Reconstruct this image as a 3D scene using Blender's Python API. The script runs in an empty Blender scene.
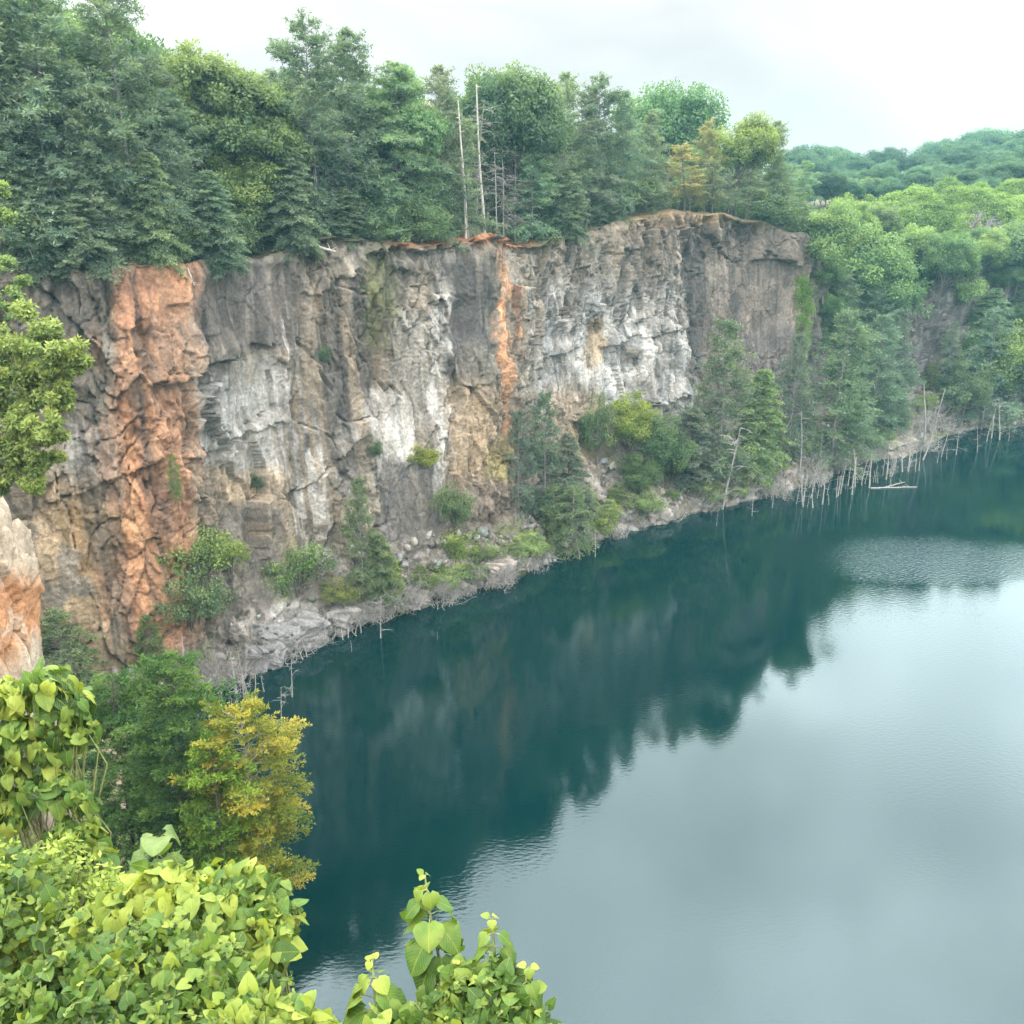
import bpy, math, random
import numpy as np

R = math.radians
scene = bpy.context.scene
COL = scene.collection
RNG = np.random.default_rng(11)
random.seed(11)

# ------------------------------------------------------------------ camera
CAM_H = 42.0
PITCH = R(18.4)
FPX = 1000.0
cP, sP = math.cos(PITCH), math.sin(PITCH)
cam_d = bpy.data.cameras.new('camera')
cam = bpy.data.objects.new('camera', cam_d)
COL.objects.link(cam)
cam.location = (0, 0, CAM_H)
cam.rotation_euler = (R(90) - PITCH, 0, 0)
cam_d.angle = 2 * math.atan(512 / FPX)
cam_d.clip_start = 0.1
cam_d.clip_end = 4000
scene.camera = cam


def ray(px, py):
    u, v = (px - 512) / FPX, (py - 512) / FPX
    return np.array([u, cP - v * sP, -sP - v * cP])


def at_t(px, py, t):
    d = ray(px, py)
    return np.array([0, 0, CAM_H]) + d * t


def at_z(px, py, z):
    d = ray(px, py)
    return np.array([0, 0, CAM_H]) + d * ((z - CAM_H) / d[2])


def at_Y(px, py, Y):
    d = ray(px, py)
    return np.array([0, 0, CAM_H]) + d * (Y / d[1])


def project(p):
    p = np.asarray(p, float)
    x, y, z = p[..., 0], p[..., 1], p[..., 2] - CAM_H
    dep = y * cP - z * sP
    up = y * sP + z * cP
    dep = np.where(dep < 0.5, 0.5, dep)
    return 512 + FPX * x / dep, 512 - FPX * up / dep, dep


# ------------------------------------------------------------------ noise
def hsh(ix, iy, seed):
    n = (ix.astype(np.int64) * 374761393 + iy.astype(np.int64) * 668265263 + seed * 974711) & 0xffffffff
    n = ((n ^ (n >> 13)) * 1274126177) & 0xffffffff
    n = ((n ^ (n >> 15)) * 2246822519) & 0xffffffff
    return ((n ^ (n >> 16)) & 0xffffff) / float(0xffffff)


def vnoise(x, y, seed=0):
    x = np.asarray(x, float); y = np.asarray(y, float)
    ix, iy = np.floor(x), np.floor(y)
    fx, fy = x - ix, y - iy
    ix, iy = ix.astype(np.int64), iy.astype(np.int64)
    fx = fx * fx * (3 - 2 * fx); fy = fy * fy * (3 - 2 * fy)
    a, b = hsh(ix, iy, seed), hsh(ix + 1, iy, seed)
    c, d = hsh(ix, iy + 1, seed), hsh(ix + 1, iy + 1, seed)
    return ((a * (1 - fx) + b * fx) * (1 - fy) + (c * (1 - fx) + d * fx) * fy) * 2 - 1


def fbm(x, y, seed=0, octs=4, gain=.5):
    s, a, t = 0, 1, 0
    for k in range(octs):
        s = s + a * vnoise(x * 2 ** k, y * 2 ** k, seed + 31 * k); t += a; a *= gain
    return s / t


def cells(x, y, seed, blocky=0.):
    """jittered cells: three randoms of the nearest cell, offset to it, gap to the second"""
    x = np.asarray(x, float); y = np.asarray(y, float)
    ix, iy = np.floor(x).astype(np.int64), np.floor(y).astype(np.int64)
    f1 = np.full(x.shape, 9.); f2 = np.full(x.shape, 9.)
    bx = np.zeros(x.shape, np.int64); by = bx.copy()
    dx = np.zeros(x.shape); dy = np.zeros(x.shape)
    for i in (-1, 0, 1):
        for j in (-1, 0, 1):
            cx, cy = ix + i, iy + j
            ox = cx + hsh(cx, cy, seed) - x
            oy = cy + hsh(cx, cy, seed + 7) - y
            d = ox * ox + oy * oy
            if blocky:
                ax, ay = np.abs(ox), np.abs(oy)
                d = (np.maximum(ax, ay) + (1 - blocky) * np.minimum(ax, ay)) ** 2
            m = d < f1
            f2 = np.where(m, f1, np.minimum(f2, d))
            f1 = np.where(m, d, f1)
            bx = np.where(m, cx, bx); by = np.where(m, cy, by)
            dx = np.where(m, ox, dx); dy = np.where(m, oy, dy)
    return hsh(bx, by, seed + 101), hsh(bx, by, seed + 202), hsh(bx, by, seed + 303), dx, dy, np.sqrt(f2) - np.sqrt(f1)


def sstep(a, b, x):
    t = np.clip((x - a) / (b - a), 0, 1)
    return t * t * (3 - 2 * t)


# ------------------------------------------------------------------ meshes
class MB:
    """collects pieces of geometry, then links them as one mesh object"""
    def __init__(s):
        s.v, s.f, s.t, s.uv, s.mi, s.n = [], [], [], [], [], 0

    def add(s, v, f, tint=.5, uv=None, mi=0):
        v = np.asarray(v, float).reshape(-1, 3)
        f = np.asarray(f, np.int64)
        s.v.append(v); s.f.append(f + s.n); s.mi.append((len(f), mi))
        s.t.append(np.broadcast_to(np.asarray(tint, float), (len(v),)))
        s.uv.append(np.zeros((len(v), 2)) if uv is None else uv)
        s.n += len(v)

    def mesh(s, name, mats, smooth=False, colors=None):
        me = bpy.data.meshes.new(name)
        v = np.concatenate(s.v)
        me.vertices.add(len(v)); me.vertices.foreach_set('co', v.astype(np.float32).ravel())
        sizes = np.concatenate([np.full(len(f), f.shape[1]) for f in s.f])
        idx = np.concatenate([f.ravel() for f in s.f])
        me.loops.add(len(idx)); me.loops.foreach_set('vertex_index', idx.astype(np.int32))
        me.polygons.add(len(sizes))
        st = np.concatenate([[0], np.cumsum(sizes)[:-1]])
        me.polygons.foreach_set('loop_start', st.astype(np.int32))
        if smooth:
            me.polygons.foreach_set('use_smooth', np.ones(len(sizes), bool))
        if any(m for _, m in s.mi):
            me.polygons.foreach_set('material_index', np.concatenate([np.full(n, m, np.int32) for n, m in s.mi]))
        a = me.attributes.new('tint', 'FLOAT', 'POINT')
        a.data.foreach_set('value', np.concatenate(s.t).astype(np.float32))
        uv = np.concatenate(s.uv)
        if np.any(uv):
            a = me.attributes.new('leafuv', 'FLOAT_VECTOR', 'POINT')
            a.data.foreach_set('vector', np.c_[uv, np.zeros(len(uv))].astype(np.float32).ravel())
        for m in (mats if isinstance(mats, (list, tuple)) else [mats]):
            me.materials.append(m)
        me.update(calc_edges=True)
        me.validate()
        return me

    def build(s, name, mats, parent=None, smooth=False):
        o = bpy.data.objects.new(name, s.mesh(name, mats, smooth))
        COL.objects.link(o)
        if parent:
            o.parent = parent
        return o


def frame(d):
    d = np.asarray(d, float); d = d / (np.linalg.norm(d) + 1e-9)
    a = np.array([0, 0, 1.]) if abs(d[2]) < .9 else np.array([1., 0, 0])
    x = np.cross(a, d); x /= np.linalg.norm(x)
    return x, np.cross(d, x)


def tube(mb, pts, rad, n=6, tint=.5):
    pts = np.asarray(pts, float); k = len(pts)
    rad = np.broadcast_to(np.asarray(rad, float), (k,))
    an = np.arange(n) * 2 * math.pi / n
    vs = []
    for i in range(k):
        d = pts[min(i + 1, k - 1)] - pts[max(i - 1, 0)]
        x, y = frame(d)
        vs.append(pts[i] + rad[i] * (np.cos(an)[:, None] * x + np.sin(an)[:, None] * y))
    i = np.arange(k - 1)[:, None] * n; j = np.arange(n)[None]
    j2 = (j + 1) % n
    f = np.stack([i + j, i + j2, i + n + j2, i + n + j], -1).reshape(-1, 4)
    mb.add(np.concatenate(vs), f, tint)


def leaves(mb, base, dirs, length, width, tint, nrm=None):
    """one diamond blade per row: base point, direction, length, width"""
    base = np.asarray(base, float); n = len(base)
    if n == 0:
        return
    d = np.asarray(dirs, float); d = d / (np.linalg.norm(d, axis=1, keepdims=True) + 1e-9)
    if nrm is None:
        nrm = RNG.normal(size=(n, 3))
    w = np.cross(nrm, d); w /= (np.linalg.norm(w, axis=1, keepdims=True) + 1e-9)
    L = np.broadcast_to(np.asarray(length, float), (n,))[:, None]
    W = np.broadcast_to(np.asarray(width, float), (n,))[:, None] / 2
    v = np.stack([base, base + d * L * .45 + w * W, base + d * L, base + d * L * .45 - w * W], 1)
    f = np.arange(n * 4).reshape(n, 4)
    mb.add(v.reshape(-1, 3), f, np.repeat(np.broadcast_to(np.asarray(tint, float), (n,)), 4))


# ------------------------------------------------------------------ things
def tag(o, label=None, cat=None, group=None, kind=None):
    if label: o['label'] = label
    if cat: o['category'] = cat
    if group: o['group'] = group
    if kind: o['kind'] = kind
    return o


def empty(name, loc, rz=0, sc=(1, 1, 1)):
    o = bpy.data.objects.new(name, None)
    COL.objects.link(o)
    o.location = loc; o.rotation_euler = (0, 0, rz); o.scale = sc
    o.empty_display_size = .3
    return o


# ------------------------------------------------------------------ materials
def new_mat(name):
    m = bpy.data.materials.new(name); m.use_nodes = True
    nt = m.node_tree; nt.nodes.clear()
    out = nt.nodes.new('ShaderNodeOutputMaterial')
    return m, nt, out


def N(nt, t, **kw):
    n = nt.nodes.new(t)
    for k, v in kw.items():
        if hasattr(n, k):
            setattr(n, k, v)
        else:
            n.inputs[k.replace('_', ' ')].default_value = v
    return n


def ramp(nt, stops, interp='LINEAR'):
    r = nt.nodes.new('ShaderNodeValToRGB')
    r.color_ramp.interpolation = interp
    el = r.color_ramp.elements
    while len(el) > 1: el.remove(el[-1])
    el[0].position = stops[0][0]; el[0].color = (*stops[0][1], 1) if len(stops[0][1]) == 3 else stops[0][1]
    for p, c in stops[1:]:
        e = el.new(p); e.color = (*c, 1)
    return r


def mixc(nt, a, b, fac, blend='MIX'):
    m = nt.nodes.new('ShaderNodeMix'); m.data_type = 'RGBA'; m.blend_type = blend
    for sock, val in ((m.inputs[0], fac), (m.inputs[6], a), (m.inputs[7], b)):
        if isinstance(val, bpy.types.NodeSocket): nt.links.new(val, sock)
        elif isinstance(val, (int, float)): sock.default_value = val
        else: sock.default_value = (*val, 1)
    return m.outputs[2]


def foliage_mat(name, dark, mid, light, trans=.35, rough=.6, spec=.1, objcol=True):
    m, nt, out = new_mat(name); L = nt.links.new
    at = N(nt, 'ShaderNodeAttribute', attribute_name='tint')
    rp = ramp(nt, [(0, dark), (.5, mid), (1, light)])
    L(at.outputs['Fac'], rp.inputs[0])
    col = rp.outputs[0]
    if objcol:
        oi = nt.nodes.new('ShaderNodeObjectInfo')
        col = mixc(nt, col, oi.outputs['Color'], 1., 'MULTIPLY')
    p = N(nt, 'ShaderNodeBsdfPrincipled'); p.inputs['Roughness'].default_value = rough
    p.inputs['Specular IOR Level'].default_value = spec
    L(col, p.inputs['Base Color'])
    t = nt.nodes.new('ShaderNodeBsdfTranslucent')
    tc = mixc(nt, col, (1.25, 1.3, .5), 1., 'MULTIPLY')
    L(tc, t.inputs[0])
    mx = nt.nodes.new('ShaderNodeMixShader'); mx.inputs[0].default_value = trans
    L(p.outputs[0], mx.inputs[1]); L(t.outputs[0], mx.inputs[2]); L(mx.outputs[0], out.inputs[0])
    return m


def leaf_mat(name, dark, mid, light, trans=.4):
    """large leaves: veins from the leaf's own coordinates, blotches of yellow"""
    m, nt, out = new_mat(name); L = nt.links.new
    at = N(nt, 'ShaderNodeAttribute', attribute_name='tint')
    uv = N(nt, 'ShaderNodeAttribute', attribute_name='leafuv')
    rp = ramp(nt, [(0, dark), (.5, mid), (1, light)])
    nz = N(nt, 'ShaderNodeTexNoise'); nz.inputs['Scale'].default_value = 9
    ad = nt.nodes.new('ShaderNodeMath'); ad.operation = 'MULTIPLY_ADD'
    ad.inputs[1].default_value = .5
    sub = nt.nodes.new('ShaderNodeMath'); sub.operation = 'SUBTRACT'; sub.inputs[1].default_value = .25
    tc = nt.nodes.new('ShaderNodeTexCoord'); L(tc.outputs['Object'], nz.inputs['Vector'])
    L(nz.outputs[0], ad.inputs[0]); L(at.outputs['Fac'], sub.inputs[0]); L(sub.outputs[0], ad.inputs[2])
    L(ad.outputs[0], rp.inputs[0])
    sp = nt.nodes.new('ShaderNodeSeparateXYZ'); L(uv.outputs['Vector'], sp.inputs[0])
    ab = nt.nodes.new('ShaderNodeMath'); ab.operation = 'ABSOLUTE'; L(sp.outputs[0], ab.inputs[0])
    # side veins run forward from the midrib
    k = nt.nodes.new('ShaderNodeMath'); k.operation = 'MULTIPLY_ADD'; k.inputs[1].default_value = -.55
    L(ab.outputs[0], k.inputs[0]); L(sp.outputs[1], k.inputs[2])
    fr = nt.nodes.new('ShaderNodeMath'); fr.operation = 'MULTIPLY'; fr.inputs[1].default_value = 7; L(k.outputs[0], fr.inputs[0])
    f2 = nt.nodes.new('ShaderNodeMath'); f2.operation = 'PINGPONG'; f2.inputs[1].default_value = .5; L(fr.outputs[0], f2.inputs[0])
    v1 = N(nt, 'ShaderNodeMapRange'); v1.inputs[1].default_value = .0; v1.inputs[2].default_value = .12
    v1.inputs[3].default_value = 1; v1.inputs[4].default_value = 0; L(f2.outputs[0], v1.inputs[0])
    v2 = N(nt, 'ShaderNodeMapRange'); v2.inputs[1].default_value = .02; v2.inputs[2].default_value = .08
    v2.inputs[3].default_value = 1; v2.inputs[4].default_value = 0; L(ab.outputs[0], v2.inputs[0])
    mxv = nt.nodes.new('ShaderNodeMath'); mxv.operation = 'MAXIMUM'; L(v1.outputs[0], mxv.inputs[0]); L(v2.outputs[0], mxv.inputs[1])
    sc = nt.nodes.new('ShaderNodeMath'); sc.operation = 'MULTIPLY'; sc.inputs[1].default_value = .45; L(mxv.outputs[0], sc.inputs[0])
    col = mixc(nt, rp.outputs[0], light, sc.outputs[0])
    n3 = N(nt, 'ShaderNodeTexNoise'); n3.inputs['Scale'].default_value = 26; n3.inputs['Detail'].default_value = 3
    L(tc.outputs['Object'], n3.inputs['Vector'])
    bl = N(nt, 'ShaderNodeMapRange'); bl.inputs[1].default_value = .63; bl.inputs[2].default_value = .72; bl.inputs[3].default_value = 0; bl.inputs[4].default_value = .75
    L(n3.outputs[0], bl.inputs[0])
    col = mixc(nt, col, (.15, .11, .04), bl.outputs[0])
    p = N(nt, 'ShaderNodeBsdfPrincipled'); p.inputs['Roughness'].default_value = .42
    p.inputs['Specular IOR Level'].default_value = .16
    L(col, p.inputs['Base Color'])
    bp = nt.nodes.new('ShaderNodeBump'); bp.inputs['Strength'].default_value = .5; bp.inputs['Distance'].default_value = .01
    bp.invert = True
    L(mxv.outputs[0], bp.inputs['Height']); L(bp.outputs[0], p.inputs['Normal'])
    t = nt.nodes.new('ShaderNodeBsdfTranslucent')
    tcol = mixc(nt, col, (1.3, 1.3, .4), 1., 'MULTIPLY'); L(tcol, t.inputs[0])
    mx = nt.nodes.new('ShaderNodeMixShader'); mx.inputs[0].default_value = trans
    L(p.outputs[0], mx.inputs[1]); L(t.outputs[0], mx.inputs[2]); L(mx.outputs[0], out.inputs[0])
    return m


def bark_mat(name, c1, c2, scale=3):
    m, nt, out = new_mat(name); L = nt.links.new
    tc = nt.nodes.new('ShaderNodeTexCoord')
    mp = nt.nodes.new('ShaderNodeMapping'); mp.inputs['Scale'].default_value = (scale * 3, scale * 3, scale * .5)
    L(tc.outputs['Object'], mp.inputs[0])
    nz = N(nt, 'ShaderNodeTexNoise'); nz.inputs['Scale'].default_value = 1; nz.inputs['Detail'].default_value = 5
    L(mp.outputs[0], nz.inputs['Vector'])
    rp = ramp(nt, [(.3, c1), (.7, c2)]); L(nz.outputs[0], rp.inputs[0])
    p = N(nt, 'ShaderNodeBsdfPrincipled'); p.inputs['Roughness'].default_value = .85
    p.inputs['Specular IOR Level'].default_value = .2
    L(rp.outputs[0], p.inputs['Base Color']); L(p.outputs[0], out.inputs[0])
    bp = nt.nodes.new('ShaderNodeBump'); bp.inputs['Strength'].default_value = .6; bp.inputs['Distance'].default_value = .03
    L(nz.outputs[0], bp.inputs['Height']); L(bp.outputs[0], p.inputs['Normal'])
    return m


M = {}
M['bark'] = bark_mat('bark', (.05, .042, .035), (.14, .12, .1))
M['grey_bark'] = bark_mat('grey_bark', (.13, .12, .108), (.31, .285, .255))
M['limb_bark'] = bark_mat('limb_bark', (.10, .095, .088), (.24, .225, .205))
M['pale_bark'] = bark_mat('pale_bark', (.27, .25, .22), (.46, .425, .375))
M['green_stem'] = bark_mat('green_stem', (.1, .12, .04), (.22, .24, .09), 12)
M['pine'] = foliage_mat('pine_needles', (.068, .106, .080), (.148, .198, .142), (.26, .31, .195), .4)  # needle colours paled, dark end lifted, to stand in for distance haze
M['broad'] = foliage_mat('broad_leaves', (.054, .094, .056), (.118, .174, .092), (.22, .28, .13), .42)
M['hemlock'] = foliage_mat('hemlock_needles', (.018, .044, .018), (.045, .095, .03), (.12, .19, .045), .3)
M['yellow'] = foliage_mat('yellowing_leaves', (.045, .085, .014), (.17, .21, .03), (.44, .36, .055), .35)
M['kudzu'] = foliage_mat('creeper_leaves', (.06, .1, .025), (.17, .235, .05), (.34, .40, .085), .35)
M['bigleaf'] = leaf_mat('big_leaves', (.010, .034, .008), (.070, .142, .028), (.27, .32, .055), .3)
M['vineleaf'] = leaf_mat('vine_leaves', (.010, .034, .008), (.068, .136, .028), (.25, .305, .055), .3)
M['darkleaf'] = leaf_mat('dark_leaves', (.02, .05, .014), (.055, .11, .03), (.16, .22, .07), .3)
HAZE = 0.00027
EXPOSURE = -0.68
WATER_BUMP = .4
# ------------------------------------------------------------------ the quarry wall
def nrm2(v):
    v = np.asarray(v, float); return v / np.linalg.norm(v)

RIMPX = np.array([(-200, 268), (20, 266), (110, 264), (200, 257), (260, 256), (300, 242), (340, 236), (380, 243), (440, 243), (480, 238), (520, 238),
                  (545, 246), (590, 229), (640, 217), (700, 213), (740, 214), (775, 217), (800, 224), (815, 236), (830, 252)], float)
ST = []   # rows of five points: shoreline, foot, middle, rim, back


def st_main(sx, sy, a, zf, b, inl, xy=None):
    S = np.array([xy[0], xy[1], 0.]) if xy else at_z(sx, sy, 0)
    n = np.array([*nrm2(inl), 0.])
    rim = S + n * b; z = 36.
    for _ in range(8):
        px, py, dep = project(np.array([rim[0], rim[1], z]))
        want = np.interp(px, RIMPX[:, 0], RIMPX[:, 1])
        z = at_Y(px, want, rim[1])[2]
    rim[2] = z
    foot = S + n * a + np.array([0, 0, zf])
    mid = S + n * (a + (b - a) * .6) + np.array([0, 0, (zf + z) / 2])
    ST.append([S, foot, mid, rim, rim + n * 14 + np.array([0, 0, .8])])


def st_free(S, foot, mid, rim, inl):
    S, foot, mid, rim = [np.array(p, float) for p in (S, foot, mid, rim)]
    n = np.array([*nrm2(inl), 0.])
    ST.append([S, foot, mid, rim, rim + n * 14 + np.array([0, 0, .8])])


inl = (-.64, .77)
st_main(0, 0, 3, 3, 7, inl, xy=(-95, 26))
st_main(0, 0, 3, 3, 7, inl, xy=(-62, 52))
st_main(60, 722, 3, 2.5, 6.5, inl)
st_main(190, 692, 2.2, 2.2, 5.5, inl)
st_main(262, 662, 4.5, 4.5, 7, inl)
st_main(320, 633, 5.5, 5.5, 8.5, inl)
st_main(400, 610, 5.5, 5., 9, inl)
st_main(470, 590, 5.5, 6, 9, inl)
st_main(540, 567, 5, 5, 9, inl)
st_main(600, 540, 8, 8, 12, inl)
st_main(700, 512, 10, 9, 14, (-.6, .8))
st_main(770, 497, 10, 9, 14, (-.5, .86))
st_main(832, 476, 9, 8, 12, (-.2, .98))
p = at_z(852, 463, 0)
st_free(p, (54, 165, 7), (51.5, 168.5, 20), (50.5, 171, 33), (-.8, .6))
st_free(at_z(880, 459, 0), (60.5, 171, 8), (61, 177, 20), (62, 184, 32), (-.2, 1))
st_free(at_z(915, 451, 0), (72, 173.5, 6), (73.5, 177, 22), (77, 192, 36), (0, 1))
st_free(at_z(960, 433, 0), (82.5, 177, 5), (83.5, 181, 22), (88, 196, 37), (.1, 1))
st_free(at_z(1024, 426, 0), (95.5, 182, 5), (97, 186, 22), (101, 200, 38), (.1, 1))
st_free((135, 186, 0), (137, 191, 5), (138, 195, 22), (141, 207, 38), (.1, 1))
st_free((230, 190, 0), (231, 196, 5), (232, 200, 22), (234, 212, 38), (.1, 1))
ST = np.array(ST)
NS = len(ST)


def catmull(P, q):
    i = np.clip(np.floor(q).astype(int), 0, NS - 2); t = (q - i)
    t = t.reshape(-1, *([1] * (P.ndim - 1)))
    p0, p1, p2, p3 = P[np.maximum(i - 1, 0)], P[i], P[i + 1], P[np.minimum(i + 2, NS - 1)]
    return .5 * (2 * p1 + (p2 - p0) * t + (2 * p0 - 5 * p1 + 4 * p2 - p3) * t ** 2 + (3 * p1 - p0 - 3 * p2 + p3) * t ** 3)


# columns, dense where the photograph looks
q = np.linspace(0, NS - 1, 6000)
mid = catmull(ST[:, 2], q)
arc = np.concatenate([[0], np.cumsum(np.linalg.norm(np.diff(mid[:, :2], axis=0), axis=1))])
mpx = project(mid)[0]
front = (mid[:, 1] > 45) & (mpx > -60) & (q < 12.6)
far = (q >= 12.6) & (mpx < 1150)
dens = np.where(front, 1 / .12, np.where(far, 1 / .25, 1 / 1.5))
cnt = np.concatenate([[0], np.cumsum(np.diff(arc) * .5 * (dens[1:] + dens[:-1]))])
NC = int(cnt[-1])
qc = np.interp(np.linspace(0, cnt[-1], NC), cnt, q)
sc = np.interp(qc, q, arc)                      # metres along the wall
KEY = catmull(ST, qc)                           # NC,5,3
inl_c = KEY[:, 4, :] - KEY[:, 3, :]; inl_c[:, 2] = 0
inl_c /= np.linalg.norm(inl_c, axis=1, keepdims=True)
# smooth the corner a little is left to catmull
uw = KEY[:, 0] - inl_c * 3 - np.array([0, 0, 4.])
KEY = np.concatenate([uw[:, None], KEY], 1)     # NC,6,3
rows = [8, 56, 130, 130, 44]
seg = np.concatenate([np.arange(r) / r + k for k, r in enumerate(rows)] + [[5.]])
NR = len(seg)
k = np.minimum(seg.astype(int), 4); f = (seg - k)[:, None]
B = KEY[:, k, :] * (1 - f) + KEY[:, k + 1, :] * f          # NC,NR,3
Sg = np.repeat(sc[:, None], NR, 1)
Kg = np.repeat(seg[None], NC, 0)
# base normals
du = np.gradient(B, axis=0); dv = np.gradient(B, axis=1)
n0 = np.cross(du, dv); n0 /= np.linalg.norm(n0, axis=2, keepdims=True) + 1e-9
for _ in range(10):     # soften along the profile so that edges do not tear
    n0[:, 1:-1] = (n0[:, :-2] + n0[:, 1:-1] * 2 + n0[:, 2:]) / 4
n0 /= np.linalg.norm(n0, axis=2, keepdims=True) + 1e-9
if n0[NC // 3, NR // 2, 1] > 0: n0 = -n0        # towards the water
PX, PY, _ = project(B)
Zb = B[..., 2]
prof = np.concatenate([np.zeros((NC, 1)), np.cumsum(np.linalg.norm(np.diff(B, axis=1), axis=2), 1)], 1)

face = sstep(1.75, 2.1, Kg) * (1 - sstep(3.92, 4.04, Kg))     # 1 on the rock face
talus = sstep(.9, 1.1, Kg) * (1 - sstep(1.75, 2.1, Kg))
top = sstep(3.92, 4.04, Kg)

# fractured rock: facets in jointed blocks at several sizes
wx = fbm(Sg / 9, prof / 9, 5, 3); wy = fbm(Sg / 9, prof / 9, 9, 3)
wv = fbm(Sg / 2.2, prof / 2.2, 15, 2)
D = 1.5 * fbm(Sg / 13, prof / 60, 21, 3) + .6 * fbm(Sg / 6, prof / 22, 22, 2)
big = D


def blocks(sx, sy, shear, seed, amp, tilt, warp=.35, blk=.8):
    x = (Sg + shear * prof) / sx + warp * wx + .05 * wv
    y = (prof - .25 * shear * Sg) / sy + warp * wy + .05 * wv
    r1, r2, r3, dx, dy, gap = cells(x, y, seed, blk)
    return amp * (r1 - .5) * 2 + tilt * ((r2 - .5) * 2 * dx + (r3 - .65) * 2 * dy), r1, gap


b1, c1, g1 = blocks(5.0, 11., .12, 41, .6, 1.1)
b2, c2, g2 = blocks(1.9, 4.2, -.22, 52, .34, .75)
b3, c3, g3 = blocks(.75, 1.5, .3, 63, .15, .36, .3, .6)
b4, c4, g4 = blocks(.38, .6, -.2, 74, .05, .12, .3, .5)
# how broken the rock is, from place to place: slabs and shattered zones
broken = sstep(-.35, .35, fbm(Sg / 11 + 3, prof / 13, 33, 3) + .12)
b5, c5, g5 = blocks(1.15, 7.5, .06, 85, .42, .5, .2)
b6, c6, g6 = blocks(.55, 3.2, -.05, 86, .2, .26, .2)
vert = .25 + .75 * sstep(380, 500, PX) * (1 - .7 * sstep(690, 720, PX))
vert = vert * sstep(-.35, .3, fbm(Sg / 8, prof / 14, 87, 3) + .1)
D = D + (b5 + b6) * vert
D = D + b1 + b2 * (.5 + .6 * broken) + b3 * (.3 + broken) + b4 * (.2 + broken)
crack = np.maximum(0, .05 - g2) / .05 * .22 * broken + np.maximum(0, .03 - g1) / .03 * .3 * sstep(.3, .6, c3)
crack = np.maximum(0, .045 - g2) / .045 * .42 * broken + np.maximum(0, .03 - g1) / .03 * .7 * sstep(.35, .65, c3)
slab = np.zeros_like(D)
for x0_, x1_, y0_, y1_, k_ in ((202, 292, 262, 344, 1), (447, 490, 256, 340, 1), (702, 798, 262, 440, 1), (544, 586, 335, 402, 1), (380, 440, 468, 540, 1), (112, 196, 262, 330, .9), (125, 190, 340, 400, .5),
                              (215, 262, 365, 430, .45), (372, 412, 395, 475, .7), (560, 606, 395, 470, .6), (130, 180, 500, 600, .4)):
    slab = np.maximum(slab, k_ * sstep(x0_ - 8, x0_ + 8, PX + 6 * wx) * (1 - sstep(x1_ - 8, x1_ + 8, PX + 6 * wx)) * sstep(y0_ - 8, y0_ + 8, PY) * (1 - sstep(y1_ - 8, y1_ + 8, PY)))
Draw = D
D = big + (D - big) * (1 - .72 * slab) - crack * (1 - .6 * slab)
D = D + .06 * fbm(Sg / .7, prof / .5, 88, 3) + .03 * vnoise(Sg / .25, prof / .22, 89)


def seglines(pts, above, below, step):
    """a break in the wall along a line of photo points: rock over it stands proud"""
    pts = np.array(pts, float)
    yl = np.interp(PX, pts[:, 0], pts[:, 1]) + 7 * fbm(PX / 22, PX * 0 + pts[0, 0], 17, 4) + 5 * (c3 - .5)
    inx = sstep(pts[0, 0] - 4, pts[0, 0] + 6, PX) * (1 - sstep(pts[-1, 0] - 6, pts[-1, 0] + 4, PX))
    up = (yl - PY)
    inx = inx * sstep(-.5, .25, fbm(PX / 22, PX * 0 + pts[0, 1], 18, 3)) * (.6 + .8 * c2)
    return inx * step * np.where(up > 0, 1 - sstep(0, above, up), 0) - inx * .35 * step * np.where(up <= 0, 1 - sstep(0, below, -up), 0)


D = D + seglines([(150, 388), (200, 368), (250, 348), (300, 342)], 55, 25, 1.1)
D = D + seglines([(118, 330), (150, 314), (185, 300)], 40, 16, .8)
D = D + seglines([(370, 254), (440, 247), (516, 240)], 14, 12, 1.7)
D = D + seglines([(712, 238), (735, 257), (770, 258), (800, 262)], 30, 16, 2.2)
D = D + seglines([(45, 500), (100, 482), (160, 462)], 22, 10, .7)
D = D + seglines([(180, 455), (240, 440), (290, 420)], 16, 14, .6)
D = D + seglines([(40, 285), (75, 320), (100, 345)], 24, 12, 1.)
D = D + seglines([(330, 460), (380, 430), (400, 400)], 16, 14, .6)
D = D + seglines([(540, 360), (600, 345), (690, 330)], 20, 14, .6)
D = D + seglines([(300, 292), (330, 288), (360, 268)], 20, 10, 1.1)
D = D + seglines([(560, 262), (600, 255), (640, 250)], 18, 10, .7)
D = D + seglines([(570, 420), (640, 405), (690, 400)], 12, 14, .7)


def groove(x0, y0, x1, y1, w, depth):
    c = np.interp(PY, [y0, y1], [x0, x1]) + 2.5 * fbm(PY / 40, PX * 0, 71, 2)
    return -depth * np.exp(-((PX - c) / w) ** 2) * sstep(y0 - 8, y0 + 8, PY) * (1 - sstep(y1 - 8, y1 + 8, PY))


D = D + groove(692, 240, 692, 372, 4, 1.6) + groove(106, 262, 112, 345, 4, .9) + groove(460, 300, 446, 520, 7, .8)
D = D + groove(300, 310, 292, 470, 4, .6) + groove(545, 290, 548, 440, 4, .7) + groove(376, 300, 378, 420, 4, .6)
D = D + groove(608, 250, 612, 420, 4, .8) + groove(655, 245, 652, 380, 3, .6) + groove(510, 250, 507, 430, 9, .5)

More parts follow.
